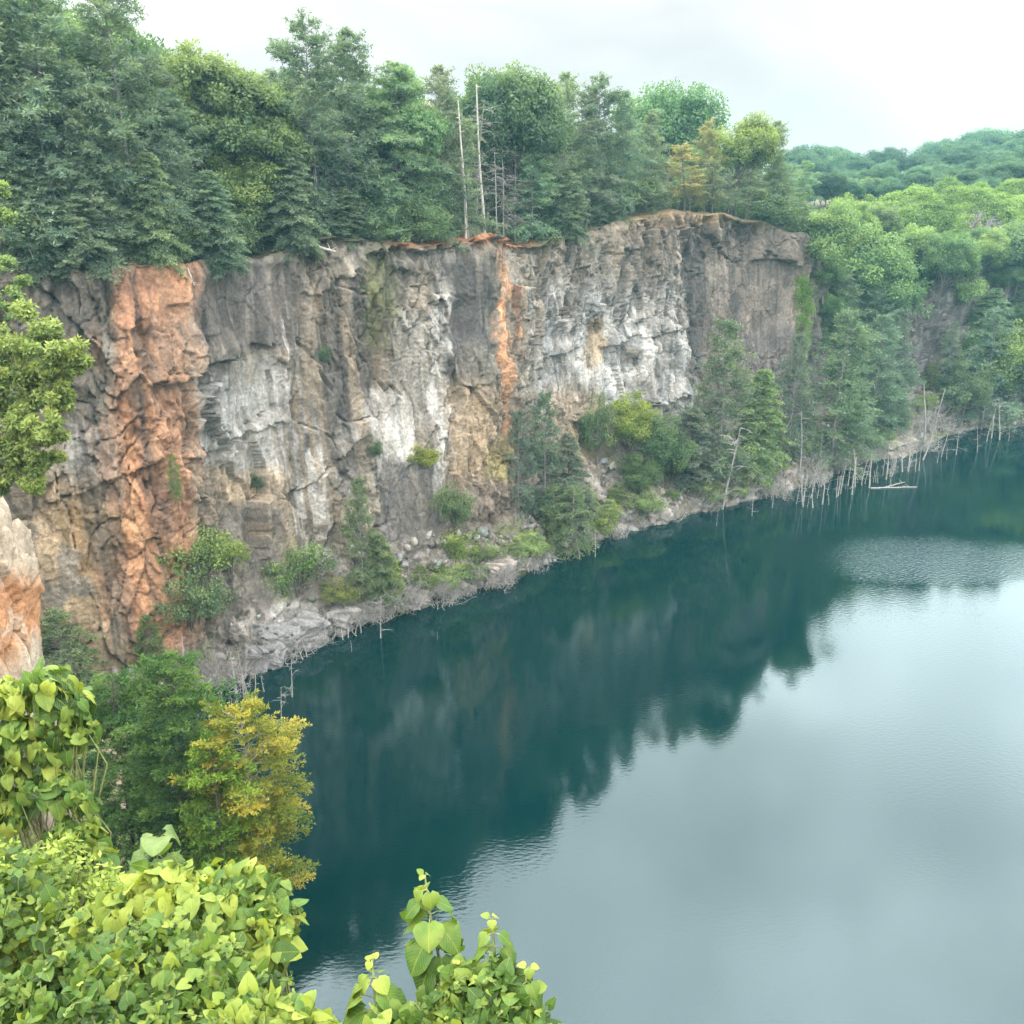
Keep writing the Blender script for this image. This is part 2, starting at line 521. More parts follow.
Dt = .9 * fbm(Sg / 7, prof / 7, 91, 3)
tb1 = cells(Sg / 2.4 + .3 * wv, prof / 1.7 + .3 * wv, 95); tb2 = cells(Sg / .9, prof / .75, 96)
Dt = Dt + 1.1 * (tb1[0] - .45) + .9 * (tb1[1] - .5) * tb1[3] + .8 * (tb1[2] - .5) * tb1[4] + .5 * (tb2[0] - .4) + .6 * (tb2[1] - .5) * tb2[4] + .12 * fbm(Sg / .4, prof / .4, 97, 2)
Dp = .35 * fbm(Sg / 3, prof / 2, 98, 3) + .12 * fbm(Sg / .6, prof / .5, 99, 2) + -.25 + .5 * (fbm(Sg / 8, Sg * 0, 100, 3)) * (1 - sstep(4.05, 4.5, Kg))
edge = fbm(Sg / 2.5, Sg * 0 + 3, 101, 3)
W = D * face + Dt * talus + Dp * top
W = W * (1 - sstep(4.9, 5, Kg))
V = B + n0 * W[..., None]
# a jagged lip
V[..., 2] += .5 * edge * np.exp(-((Kg - 4) / .12) ** 2)

# ------------------------------------------------------------------ what the rock is stained with
jx = PX + 10 * fbm(Sg / 3, Zb / 5, 111, 3) + 2.5 * vnoise(Sg / .5, Zb / 1.5, 112)
jy = PY + 12 * fbm(Sg / 4, Zb / 4, 113, 3)
col = np.zeros((NC, NR, 3))
base = np.array([.27, .235, .188])
tone = .5 + .5 * fbm(Sg / 5, Zb / 6, 114, 4)
col[:] = base * (.62 + .76 * tone)[..., None]
col *= (.80 + .40 * c2[..., None]) * (.82 + .36 * c3[..., None]) * (.88 + .24 * c1[..., None]) * (.9 + .2 * c4[..., None])
# warm / cool drift
wd = fbm(Sg / 9, Zb / 12, 116, 3)[..., None]
col *= 1 + wd * np.array([.14, 0.0, -.14])
# bedding streaks, nearly level
bed = vnoise(Sg / 6 + .4 * wx, (Zb + .2 * Sg) / .32 + 2 * wx, 117)
col *= (1 + .12 * bed * sstep(0, .4, fbm(Sg / 14, Zb / 8, 118, 2) + .2))[..., None]


def box_zone(x0, x1, y0, y1, soft=10, softy=18, k=1., xb0=None, xb1=None):
    """soft-sided four-cornered area in the wall, its lower corners may differ"""
    t = np.clip((jy - y0) / max(1., y1 - y0), 0, 1)
    l = x0 + ((xb0 if xb0 is not None else x0) - x0) * t
    r = x1 + ((xb1 if xb1 is not None else x1) - x1) * t
    return k * sstep(l - soft, l + soft, jx) * (1 - sstep(r - soft, r + soft, jx)) * sstep(y0 - softy, y0 + softy, jy) * (1 - sstep(y1 - softy, y1 + softy, jy))


streak = .5 + .5 * fbm(Sg / .55, Zb / 9, 120, 3)        # runs of water
streak2 = .5 + .5 * fbm(Sg / 1.6, Zb / 16, 121, 3)
patch = .5 + .5 * fbm(Sg / 2.5, Zb / 2.5, 122, 4)


def paint(c, m):
    global col
    m = np.clip(m, 0, 1)[..., None]
    col = col * (1 - m) + np.array(c) * (.66 + .68 * patch[..., None]) * (.8 + .4 * c3[..., None]) * (.88 + .24 * c6[..., None]) * m


GREY, PALE, WHITE = (.18, .175, .165), (.38, .365, .33), (.60, .58, .54)
BLUEW = (.43, .44, .44)
DARK, BROWN, TAN = (.075, .070, .068), (.17, .135, .105), (.44, .325, .205)
ORNG, ORNG2, MOSS, OCH = (.53, .268, .142), (.68, .37, .195), (.15, .155, .06), (.40, .25, .11)
# left end
paint(DARK, box_zone(36, 108, 258, 340, 6, 8, .75) * (.5 + .7 * patch))
paint((.22, .19, .15), box_zone(60, 118, 340, 500, 10, 14, .7))
paint(PALE, box_zone(62, 112, 370, 480, 12, 14, .6) * sstep(.45, .62, patch))
paint(TAN, box_zone(24, 135, 480, 690, 14, 14, .9))
paint((.24, .215, .18), box_zone(24, 130, 500, 700, 14, 14, .9) * sstep(.58, .7, patch))
paint(OCH, box_zone(60, 150, 500, 580, 14, 10, .65) * sstep(.35, .6, 1 - patch + .2))
# the wide rust-coloured stripe
paint(ORNG, box_zone(108, 205, 252, 395, 7, 12, .95, 116, 200) * (.6 + .6 * streak2) * (.8 + .35 * patch))
paint(ORNG, box_zone(116, 196, 385, 660, 10, 14, .95, 130, 182) * (.5 + .7 * streak2) * (.7 + .5 * patch))
paint(ORNG, box_zone(190, 214, 256, 640, 8, 14, .6, 176, 206) * sstep(.42, .6, .5 * streak + .5 * patch))
paint(ORNG, box_zone(84, 116, 330, 640, 10, 20, .5, 104, 138) * sstep(.46, .62, .5 * streak + .5 * patch))
paint(ORNG2, box_zone(122, 150, 330, 640, 7, 24, .85, 140, 176) * sstep(.36, .62, streak))
paint((.40, .22, .13), box_zone(100, 190, 560, 690, 12, 14, .6) * sstep(.45, .6, patch))
paint((.36, .16, .085), box_zone(112, 200, 255, 660, 6, 14, .5, 130, 185) * sstep(.52, .66, 1 - patch))
paint((.50, .40, .30), box_zone(185, 205, 300, 390, 5, 12, .5))
paint(TAN, box_zone(182, 200, 360, 640, 6, 14, .6) * streak)
# dark smooth rock right of it
paint((.115, .100, .095), box_zone(196, 296, 262, 350, 12, 8, .9, 186, 300))
paint((.15, .13, .12), box_zone(205, 290, 252, 280, 12, 8, .6))
paint(BLUEW, box_zone(196, 285, 362, 475, 8, 12, .6) * sstep(.3, .6, patch * .6 + streak * .5))
paint(PALE, box_zone(196, 330, 350, 500, 8, 12, .5) * sstep(.4, .6, streak))
paint(WHITE, box_zone(276, 300, 320, 480, 5, 16, .85) * sstep(.45, .6, streak))
paint(OCH, box_zone(296, 325, 292, 345, 5, 8, .8) * sstep(.4, .6, streak))
paint(TAN, box_zone(190, 300, 470, 570, 12, 12, .85) * (.4 + .6 * patch))
paint((.135, .125, .118), box_zone(215, 275, 500, 640, 10, 10, .8) * sstep(.34, .5, patch))
paint(DARK, box_zone(315, 385, 280, 480, 10, 16, .8, 300, 372) * sstep(.36, .58, streak2 * .6 + streak * .4))
paint(WHITE, box_zone(296, 348, 425, 615, 12, 18, .8, 290, 350) * sstep(.36, .6, streak) * sstep(.35, .55, patch))
paint(WHITE, box_zone(370, 414, 392, 478, 6, 8, 1.) * sstep(.25, .42, patch))
paint(PALE, box_zone(390, 460, 245, 420, 12, 12, .7) * sstep(.3, .55, patch))
paint(MOSS, box_zone(366, 402, 246, 350, 8, 10, .85, 368, 396) * (.5 + .6 * patch))
paint((.13, .12, .118), box_zone(376, 445, 462, 560, 8, 10, .9))
# middle
paint(DARK, box_zone(447, 492, 256, 350, 8, 8, .92))
paint((.11, .10, .098), box_zone(440, 478, 330, 520, 7, 16, .85, 436, 468) * sstep(.3, .5, streak2 * .5 + streak * .5))
paint(WHITE, box_zone(430, 448, 300, 520, 3, 18, .95) * sstep(.36, .52, streak))
paint(TAN, box_zone(446, 515, 385, 520, 10, 14, .8))
paint(ORNG2, box_zone(497, 514, 238, 445, 3, 14, .95, 495, 516) * sstep(.3, .55, .5 * streak + .5 * patch))
paint((.36, .14, .06), box_zone(499, 512, 240, 330, 3, 8, .7) * sstep(.45, .6, streak))
paint((.30, .26, .07), box_zone(490, 512, 430, 490, 6, 12, .7))
paint((.20, .155, .13), box_zone(440, 540, 480, 600, 16, 14, .85))
paint(PALE, box_zone(520, 548, 250, 400, 6, 12, .8) * sstep(.4, .58, streak))
paint(BLUEW, box_zone(540, 696, 285, 430, 8, 14, .9) * sstep(.22, .5, patch * .7 + c2 * .3))
paint(WHITE, box_zone(560, 690, 300, 420, 10, 14, .75) * sstep(.5, .62, patch))
paint(PALE, box_zone(548, 690, 245, 310, 8, 12, .6) * sstep(.35, .55, streak))
paint((.14, .13, .12), box_zone(612, 640, 240, 360, 6, 10, .6) * sstep(.4, .6, streak))
paint(TAN, box_zone(550, 612, 390, 500, 10, 14, .8))
paint((.36, .25, .12), box_zone(588, 608, 320, 370, 5, 8, .7))
# upper right
paint((.25, .21, .17), box_zone(640, 700, 215, 262, 10, 8, .8))
paint((.24, .16, .09), box_zone(690, 745, 207, 222, 6, 4, .8))
paint((.22, .13, .08), box_zone(640, 690, 207, 224, 6, 4, .6))
paint(DARK, box_zone(684, 702, 240, 385, 3, 12, .85))
paint((.145, .118, .10), box_zone(698, 805, 222, 440, 6, 10, .9))
paint((.30, .25, .21), box_zone(720, 800, 265, 400, 8, 10, .7) * sstep(.48, .66, streak) * sstep(.35, .6, patch))
paint((.085, .075, .07), box_zone(700, 805, 225, 440, 6, 10, .7) * sstep(.52, .66, streak2))
paint((.13, .115, .115), box_zone(735, 790, 330, 420, 10, 14, .75))
paint((.075, .07, .075), box_zone(812, 850, 255, 400, 5, 10, .85))
paint((.14, .16, .05), box_zone(796, 815, 275, 380, 4, 10, .6))
paint((.12, .112, .115), box_zone(835, 1300, 120, 440, 10, 16, .95))
paint((.105, .095, .085), sstep(.56, .70, streak2) * face * .45 * (PX < 545))
paint((.15, .125, .10), sstep(.5, .66, .5 + .5 * fbm(Sg / 5, Zb / 7, 151, 3)) * face * .45)
# long drips from the lip and dark lichen all along
drip = sstep(.56, .72, streak) * sstep(.3, .7, streak2) * sstep(10, 34, Zb)
paint((.07, .066, .062), drip * face * .6)
paint((.055, .052, .05), sstep(.60, .74, .5 + .5 * fbm(Sg / .35 + 9, Zb / 5, 141, 3)) * sstep(.35, .6, streak2) * face * .55)
seam = np.maximum(np.exp(-(g2 / .035) ** 2) * (.3 + .7 * broken), np.exp(-(g3 / .06) ** 2) * .6 * broken)
paint((.075, .068, .06), seam * face * .6)
paint((.30, .27, .22), sstep(.62, .75, 1 - streak) * face * .35)
# soil and litter on the top, grey rubble below, bleached band at the waterline
soil = sstep(3.93, 4.03, Kg + .05 * edge)
paint((.085, .072, .045), soil * .97)
paint((.075, .08, .033), soil * sstep(.45, .6, patch) * .8)
paint((.34, .14, .07), soil * box_zone(395, 530, 180, 250, 16, 10, .9) * sstep(.25, .5, patch))
paint((.27, .18, .09), soil * box_zone(630, 760, 170, 232, 12, 10, .8) * sstep(.3, .6, patch))
paint((.165, .145, .122), talus * .9)
paint((.33, .30, .265), talus * sstep(.52, .64, patch) * .7)
paint((.13, .14, .06), talus * sstep(.56, .68, .5 + .5 * fbm(Sg / 3.5, prof / 2.2, 131, 3)) * .75)
paint((.36, .345, .325), talus * box_zone(262, 322, 604, 664, 6, 5, .9))
Zv = V[..., 2]
paint((.33, .315, .29), (1 - sstep(.3, .9, Zv + .5 * vnoise(Sg / 2, Zb, 132))) * .6 * sstep(.35, .6, patch))
paint((.05, .055, .05), 1 - sstep(.05, .3, Zv))
col = np.clip(col * np.array([.655, .64, .615]), .012, .6)

# mesh
verts = V.reshape(-1, 3)
i = np.arange(NC - 1)[:, None] * NR; j = np.arange(NR - 1)[None]
quads = np.stack([i + j, i + NR + j, i + NR + j + 1, i + j + 1], -1).reshape(-1, 4)
mb = MB(); mb.add(verts, quads)
rm, nt, out = new_mat('rock'); L = nt.links.new
at_ = N(nt, 'ShaderNodeAttribute', attribute_name='stain')
tc = nt.nodes.new('ShaderNodeTexCoord')
nz = N(nt, 'ShaderNodeTexNoise'); nz.inputs['Scale'].default_value = 3.2; nz.inputs['Detail'].default_value = 7; nz.inputs['Roughness'].default_value = .65
L(tc.outputs['Object'], nz.inputs['Vector'])
mr = N(nt, 'ShaderNodeMapRange'); mr.inputs[1].default_value = .3; mr.inputs[2].default_value = .7; mr.inputs[3].default_value = .62; mr.inputs[4].default_value = 1.38
L(nz.outputs[0], mr.inputs[0])
cmul = N(nt, 'ShaderNodeVectorMath', operation='SCALE'); L(at_.outputs['Color'], cmul.inputs[0]); L(mr.outputs[0], cmul.inputs[3])
pr = N(nt, 'ShaderNodeBsdfPrincipled'); pr.inputs['Roughness'].default_value = .8; pr.inputs['Specular IOR Level'].default_value = .25
L(cmul.outputs[0], pr.inputs['Base Color'])
bp = nt.nodes.new('ShaderNodeBump'); bp.inputs['Strength'].default_value = .9; bp.inputs['Distance'].default_value = .22
L(nz.outputs[0], bp.inputs['Height']); L(bp.outputs[0], pr.inputs['Normal']); L(pr.outputs[0], out.inputs[0])
M['rock'] = rm
wall = mb.build('quarry_cliff', rm)
ca = wall.data.attributes.new('stain', 'FLOAT_COLOR', 'POINT')
ca.data.foreach_set('color', np.c_[col.reshape(-1, 3), np.ones(NC * NR)].astype(np.float32).ravel())
tag(wall, kind='structure')

print('RIMCHECK', [(round(float(a)), round(float(b))) for a, b in zip(*project(KEY[::120, 4])[:2])])
# lookups on the finished wall
vpx, vpy, vdep = project(verts)
VPX, VPY, VDEP = vpx.reshape(NC, NR), vpy.reshape(NC, NR), vdep.reshape(NC, NR)


def wall_at(px, py, r=4.):
    """the wall's surface point that the photograph shows at this pixel"""
    d = (vpx - px) ** 2 + (vpy - py) ** 2
    m = np.where(d < r * r)[0]
    if len(m) == 0:
        return verts[np.argmin(d)].copy()
    return verts[m[np.argmin(vdep[m])]].copy()


RIMROW = sum(rows[:4])
RIM = V[::20, RIMROW + 1, :]                   # points along the lip
INL = inl_c[::20]


def plateau(x, y):
    """height of the ground behind the lip, and how far behind it lies"""
    x = np.asarray(x, float); y = np.asarray(y, float)
    d2 = (x[..., None] - RIM[:, 0]) ** 2 + (y[..., None] - RIM[:, 1]) ** 2
    w = 1 / (d2 + 4) ** 2
    z = (w * RIM[:, 2]).sum(-1) / w.sum(-1)
    kk = np.argmin(d2, -1)
    dist = np.sqrt(np.min(d2, -1))
    side = (x - RIM[kk, 0]) * INL[kk, 0] + (y - RIM[kk, 1]) * INL[kk, 1]
    z = z + np.clip(dist, 0, 400) * .014
    return z, np.where(side > 0, dist, -dist)


# ------------------------------------------------------------------ ground behind, and the lake
gx = np.arange(-660, 661, 7.5); gy = np.arange(-20, 651, 7.5)
GX, GY = np.meshgrid(gx, gy, indexing='ij')
gz, gd = plateau(GX, GY)
gz = gz + .6 * fbm(GX / 25, GY / 25, 141, 3) * sstep(6, 30, gd) - 1.4 + sstep(8, 16, gd) * 1.2
i = np.arange(len(gx) - 1)[:, None] * len(gy); j = np.arange(len(gy) - 1)[None]
gq = np.stack([i + j, i + len(gy) + j, i + len(gy) + j + 1, i + j + 1], -1).reshape(-1, 4)
keep = (gd.ravel()[gq] > 1.5).all(1)
mb = MB(); mb.add(np.stack([GX, GY, gz], -1).reshape(-1, 3), gq[keep])
gm, nt, out = new_mat('forest_floor'); L = nt.links.new
tc = nt.nodes.new('ShaderNodeTexCoord'); nz = N(nt, 'ShaderNodeTexNoise'); nz.inputs['Scale'].default_value = .5; nz.inputs['Detail'].default_value = 8
L(tc.outputs['Object'], nz.inputs['Vector'])
rp = ramp(nt, [(.35, (.05, .055, .02)), (.5, (.09, .085, .035)), (.65, (.15, .11, .06))]); L(nz.outputs[0], rp.inputs[0])
pr = N(nt, 'ShaderNodeBsdfPrincipled'); pr.inputs['Roughness'].default_value = .9; L(rp.outputs[0], pr.inputs['Base Color']); L(pr.outputs[0], out.inputs[0])
M['floor'] = gm
tag(mb.build('ground', gm, smooth=True), kind='structure')

wm, nt, out = new_mat('lake_water'); L = nt.links.new
tc = nt.nodes.new('ShaderNodeTexCoord')
mp = nt.nodes.new('ShaderNodeMapping'); mp.inputs['Scale'].default_value = (1.3, 2.6, 1); mp.inputs['Rotation'].default_value = (0, 0, R(-25))
L(tc.outputs['Object'], mp.inputs[0])
n1 = N(nt, 'ShaderNodeTexNoise'); n1.inputs['Scale'].default_value = 1.6; n1.inputs['Detail'].default_value = 3; L(mp.outputs[0], n1.inputs['Vector'])
n2 = N(nt, 'ShaderNodeTexNoise'); n2.inputs['Scale'].default_value = .035; n2.inputs['Detail'].default_value = 2; L(tc.outputs['Object'], n2.inputs['Vector'])
mr = N(nt, 'ShaderNodeMapRange'); mr.inputs[1].default_value = .42; mr.inputs[2].default_value = .62; mr.inputs[3].default_value = .25; mr.inputs[4].default_value = 1
L(n2.outputs[0], mr.inputs[0])
bp = nt.nodes.new('ShaderNodeBump'); bp.inputs['Strength'].default_value = 1.
ms = nt.nodes.new('ShaderNodeMath'); ms.operation = 'MULTIPLY'; ms.inputs[1].default_value = WATER_BUMP * .02
wind = mr.outputs[0]
for cx_, cy_, rx_, ry_, k_ in ((47, 110.5, 17, 8.5, 6.),):
    vs_ = N(nt, 'ShaderNodeMapping'); vs_.vector_type = 'POINT'
    vs_.inputs['Location'].default_value = (-cx_ / rx_, -cy_ / ry_, 0); vs_.inputs['Scale'].default_value = (1 / rx_, 1 / ry_, 1)
    L(tc.outputs['Object'], vs_.inputs[0])
    ln_ = N(nt, 'ShaderNodeVectorMath', operation='LENGTH'); L(vs_.outputs[0], ln_.inputs[0])
    fl_ = N(nt, 'ShaderNodeMapRange'); fl_.inputs[1].default_value = 1.15; fl_.inputs[2].default_value = .35; fl_.inputs[3].default_value = 0; fl_.inputs[4].default_value = k_
    L(ln_.outputs['Value'], fl_.inputs[0])
    ad_ = nt.nodes.new('ShaderNodeMath'); ad_.operation = 'ADD'; L(wind, ad_.inputs[0]); L(fl_.outputs[0], ad_.inputs[1]); wind = ad_.outputs[0]
L(wind, ms.inputs[0]); L(ms.outputs[0], bp.inputs['Distance']); L(n1.outputs[0], bp.inputs['Height'])
df = nt.nodes.new('ShaderNodeBsdfDiffuse'); df.inputs[0].default_value = (.0, .0108, .0112, 1)
gl = nt.nodes.new('ShaderNodeBsdfGlossy'); gl.inputs['Roughness'].default_value = .045; gl.inputs[0].default_value = (.80, .95, .98, 1)
fr = nt.nodes.new('ShaderNodeFresnel'); fr.inputs[0].default_value = 1.53
L(bp.outputs[0], gl.inputs['Normal']); L(bp.outputs[0], fr.inputs['Normal'])
mx = nt.nodes.new('ShaderNodeMixShader'); L(fr.outputs[0], mx.inputs[0]); L(df.outputs[0], mx.inputs[1]); L(gl.outputs[0], mx.inputs[2])
L(mx.outputs[0], out.inputs[0])
mb = MB(); mb.add([(-100, -20, 0), (260, -20, 0), (260, 215, 0), (-100, 215, 0)], [[0, 1, 2, 3]])
tag(mb.build('water', wm), kind='structure')

# ------------------------------------------------------------------ the near bank
BSH = np.array([(-60, 70), (-38, 73), (-30.5, 71), (-27.5, 62), (-22, 50), (-15.5, 40), (-9, 31), (0, 25), (20, 23), (60, 18), (160, 5)], float)
t_ = np.linspace(0, len(BSH) - 1, 700)
BP = np.c_[np.interp(t_, np.arange(len(BSH)), BSH[:, 0]), np.interp(t_, np.arange(len(BSH)), BSH[:, 1])]


def bank(x, y):
    x = np.asarray(x, float); y = np.asarray(y, float)
    d2 = (x[..., None] - BP[:, 0]) ** 2 + (y[..., None] - BP[:, 1]) ** 2
    kk = np.argmin(d2, -1); d = np.sqrt(np.min(d2, -1))
    tn = BP[np.minimum(kk + 1, len(BP) - 1)] - BP[np.maximum(kk - 1, 0)]
    side = tn[..., 0] * (y - BP[kk, 1]) - tn[..., 1] * (x - BP[kk, 0])
    d = np.where(side < 0, d, -d)
    slope = 1.55 - 1.25 * sstep(52, 64, y)
    cap = 40.2 - 26 * sstep(50, 62, y)
    z = cap * (1 - np.exp(-np.maximum(d, 0) * slope / cap * 1.25)) if False else np.minimum(cap, d * slope)
    return np.where(d > 0, z, d * 1.0)


gx = np.arange(-75, 110, .55); gy = np.arange(-25, 74, .55)
GX, GY = np.meshgrid(gx, gy, indexing='ij')
gz = bank(GX, GY)
rough = sstep(1, 6, gz)
gz = gz + rough * (.9 * fbm(GX / 4, GY / 4, 151, 3) + .3 * fbm(GX / .9, GY / .9, 152, 3)) * sstep(3., 8, np.hypot(GX, GY))
gz = np.maximum(gz, -3)
i = np.arange(len(gx) - 1)[:, None] * len(gy); j = np.arange(len(gy) - 1)[None]
gq = np.stack([i + j, i + len(gy) + j, i + len(gy) + j + 1, i + j + 1], -1).reshape(-1, 4)
keep = (gz.ravel()[gq] > -2.5).any(1)
mb = MB(); mb.add(np.stack([GX, GY, gz], -1).reshape(-1, 3), gq[keep])
em, nt, out = new_mat('bank_soil'); L = nt.links.new
tc = nt.nodes.new('ShaderNodeTexCoord'); nz = N(nt, 'ShaderNodeTexNoise'); nz.inputs['Scale'].default_value = 1.3; nz.inputs['Detail'].default_value = 8
L(tc.outputs['Object'], nz.inputs['Vector'])
rp = ramp(nt, [(.3, (.06, .06, .025)), (.5, (.15, .115, .07)), (.7, (.27, .2, .13))]); L(nz.outputs[0], rp.inputs[0])
pr = N(nt, 'ShaderNodeBsdfPrincipled'); pr.inputs['Roughness'].default_value = .9; L(rp.outputs[0], pr.inputs['Base Color']); L(pr.outputs[0], out.inputs[0])
bp = nt.nodes.new('ShaderNodeBump'); bp.inputs['Strength'].default_value = .8; bp.inputs['Distance'].default_value = .1
L(nz.outputs[0], bp.inputs['Height']); L(bp.outputs[0], pr.inputs['Normal'])
tag(mb.build('terrain', em), kind='structure')
# ------------------------------------------------------------------ plants
def curve_pts(p, d, L, n, sag=0., wob=.05, rng=RNG):
    """a limb: starts at p towards d, bends with sag (negative droops)"""
    d = np.array(d, float); d /= np.linalg.norm(d)
    pts = [np.array(p, float)]
    for k in range(n):
        d = d + np.array([0, 0, sag / n]) + rng.normal(size=3) * wob
        d /= np.linalg.norm(d)
        pts.append(pts[-1] + d * L / n)
    return np.array(pts)


def lerp_pts(pts, t):
    x = np.clip(np.asarray(t) * (len(pts) - 1), 0, len(pts) - 1.001)
    i = x.astype(int); f = (x - i)[..., None]
    return pts[i] * (1 - f) + pts[i + 1] * f


def needles_on(mb, starts, dirs, lens, per_m, nl, nw, tint, rng, flat=.55):
    """twigs given as straight rows; blades set along both sides of each"""
    cnt = np.maximum(3, (lens * per_m).astype(int))
    idx = np.repeat(np.arange(len(lens)), cnt)
    t = rng.random(len(idx))
    b = starts[idx] + dirs[idx] * (lens[idx] * t)[:, None]
    b[:, 2] -= .12 * lens[idx] * t ** 2
    side = np.cross(dirs[idx], [0, 0, 1.]); side /= np.linalg.norm(side, axis=1, keepdims=True) + 1e-6
    sg = rng.choice([-1, 1], len(idx))[:, None]
    dd = dirs[idx] * rng.uniform(.3, 1., (len(idx), 1)) + side * sg * rng.uniform(.2, 1., (len(idx), 1)) + rng.normal(size=(len(idx), 3)) * (1 - flat) * .6
    nm = np.array([0, 0, 1.]) + rng.normal(size=(len(idx), 3)) * (1 - flat)
    leaves(mb, b, dd, nl * rng.uniform(.6, 1.3, len(idx)), nw * rng.uniform(.7, 1.3, len(idx)), np.clip(tint[idx] + rng.normal(size=len(idx)) * .13 + .16 * (t - .4), 0, 1), nm)


def conifer(seed, h, r, nb=85, tw=17, base=.12, droop=-.35, up=.35, per_m=13, nl=.30, nw=.085, flat=.6, top_pow=.75, bare=0., lean=.03, mat='pine', barkm='bark', gap=.15, messy=0., shape=0.):
    rng = np.random.default_rng(seed)
    root = empty('conifer_tree', (0, 0, 0))
    tr = MB(); cr = MB()
    tp = np.array([[lean * h * (k / 8) ** 2 * math.cos(seed) + .02 * rng.normal() * (k > 0), lean * h * (k / 8) ** 2 * math.sin(seed) + .02 * rng.normal() * (k > 0), h * k / 8] for k in range(9)])
    tube(tr, tp, np.linspace(.0085 * h + .03, .012, 9), 7)
    S, Dr, Ln, Ti = [], [], [], []
    for b in range(nb):
        f = (b + rng.random()) / nb
        if rng.random() < gap: continue
        zt = base + (1 - base) * f ** .92
        az = b * 2.39996 + rng.normal() * .45
        prof_ = (1 - zt) ** top_pow * (.72 + .28 * min(1, (zt - base) / .16)) + .03
        L = r * prof_ * rng.uniform(.6, 1.15) * (1.18 if rng.random() < .15 else 1)
        # boughs of uneven length make a ragged outline
        L *= 1 + shape * float(vnoise(np.array(az * .9 + seed), np.array(zt * 7.), seed + 5)) + shape * .6 * rng.normal() * .5
        e = up * zt + droop * .3 * (1 - zt) + messy * rng.normal() * .38
        p0 = lerp_pts(tp, zt)
        pts = curve_pts(p0, (math.cos(az), math.sin(az), e + .12), max(L, .25), 5, droop * (1 - .6 * zt), .06, rng)
        tube(tr, pts, np.linspace(.006 * L + .012, .006, 6), 4)
        if zt < base + bare and rng.random() < .7: continue
        bt = .5 + rng.normal() * .15
        nt_ = max(4, int(tw * (.4 + .6 * L / r)))
        t = rng.uniform(.22, 1, nt_) ** .8
        P = lerp_pts(pts, t)
        d = (lerp_pts(pts, np.minimum(t + .12, 1)) - lerp_pts(pts, np.maximum(t - .12, 0)))
        d /= np.linalg.norm(d, axis=1, keepdims=True) + 1e-6
        sd_ = np.cross(d, [0, 0, 1.]); sd_ /= np.linalg.norm(sd_, axis=1, keepdims=True) + 1e-6
        s = rng.choice([-1, 1], nt_)[:, None]
        td = d * .75 + sd_ * s * rng.uniform(.35, 1., (nt_, 1)) + np.array([0, 0, .05]) + rng.normal(size=(nt_, 3)) * (.12 + .4 * messy)
        td /= np.linalg.norm(td, axis=1, keepdims=True)
        S.append(P); Dr.append(td); Ln.append((.22 + .36 * L * (1.12 - t)) * rng.uniform(.7, 1.2, nt_))
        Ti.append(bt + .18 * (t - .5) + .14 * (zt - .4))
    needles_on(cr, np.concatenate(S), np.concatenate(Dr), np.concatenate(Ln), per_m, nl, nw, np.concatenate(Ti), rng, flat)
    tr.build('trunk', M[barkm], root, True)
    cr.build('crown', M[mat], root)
    root['h0'] = h
    return root


def clump_leaves(mb, c, rad, n, size, rng, tint=.5, squash=.75, up=.35):
    d = rng.normal(size=(n, 3)); d /= np.linalg.norm(d, axis=1, keepdims=True)
    rr = rng.random(n) ** .38
    p = c + d * (rr * rad)[:, None] * np.array([1, 1, squash])
    ld = d * .6 + rng.normal(size=(n, 3)) * .55 + np.array([0, 0, -.25])
    nm = d + np.array([0, 0, up]) + rng.normal(size=(n, 3)) * .5
    leaves(mb, p, ld, size * rng.uniform(.6, 1.35, n), size * .62 * rng.uniform(.7, 1.2, n), np.clip(tint + rng.normal(size=n) * .15 + .13 * d[:, 2], 0, 1), nm)


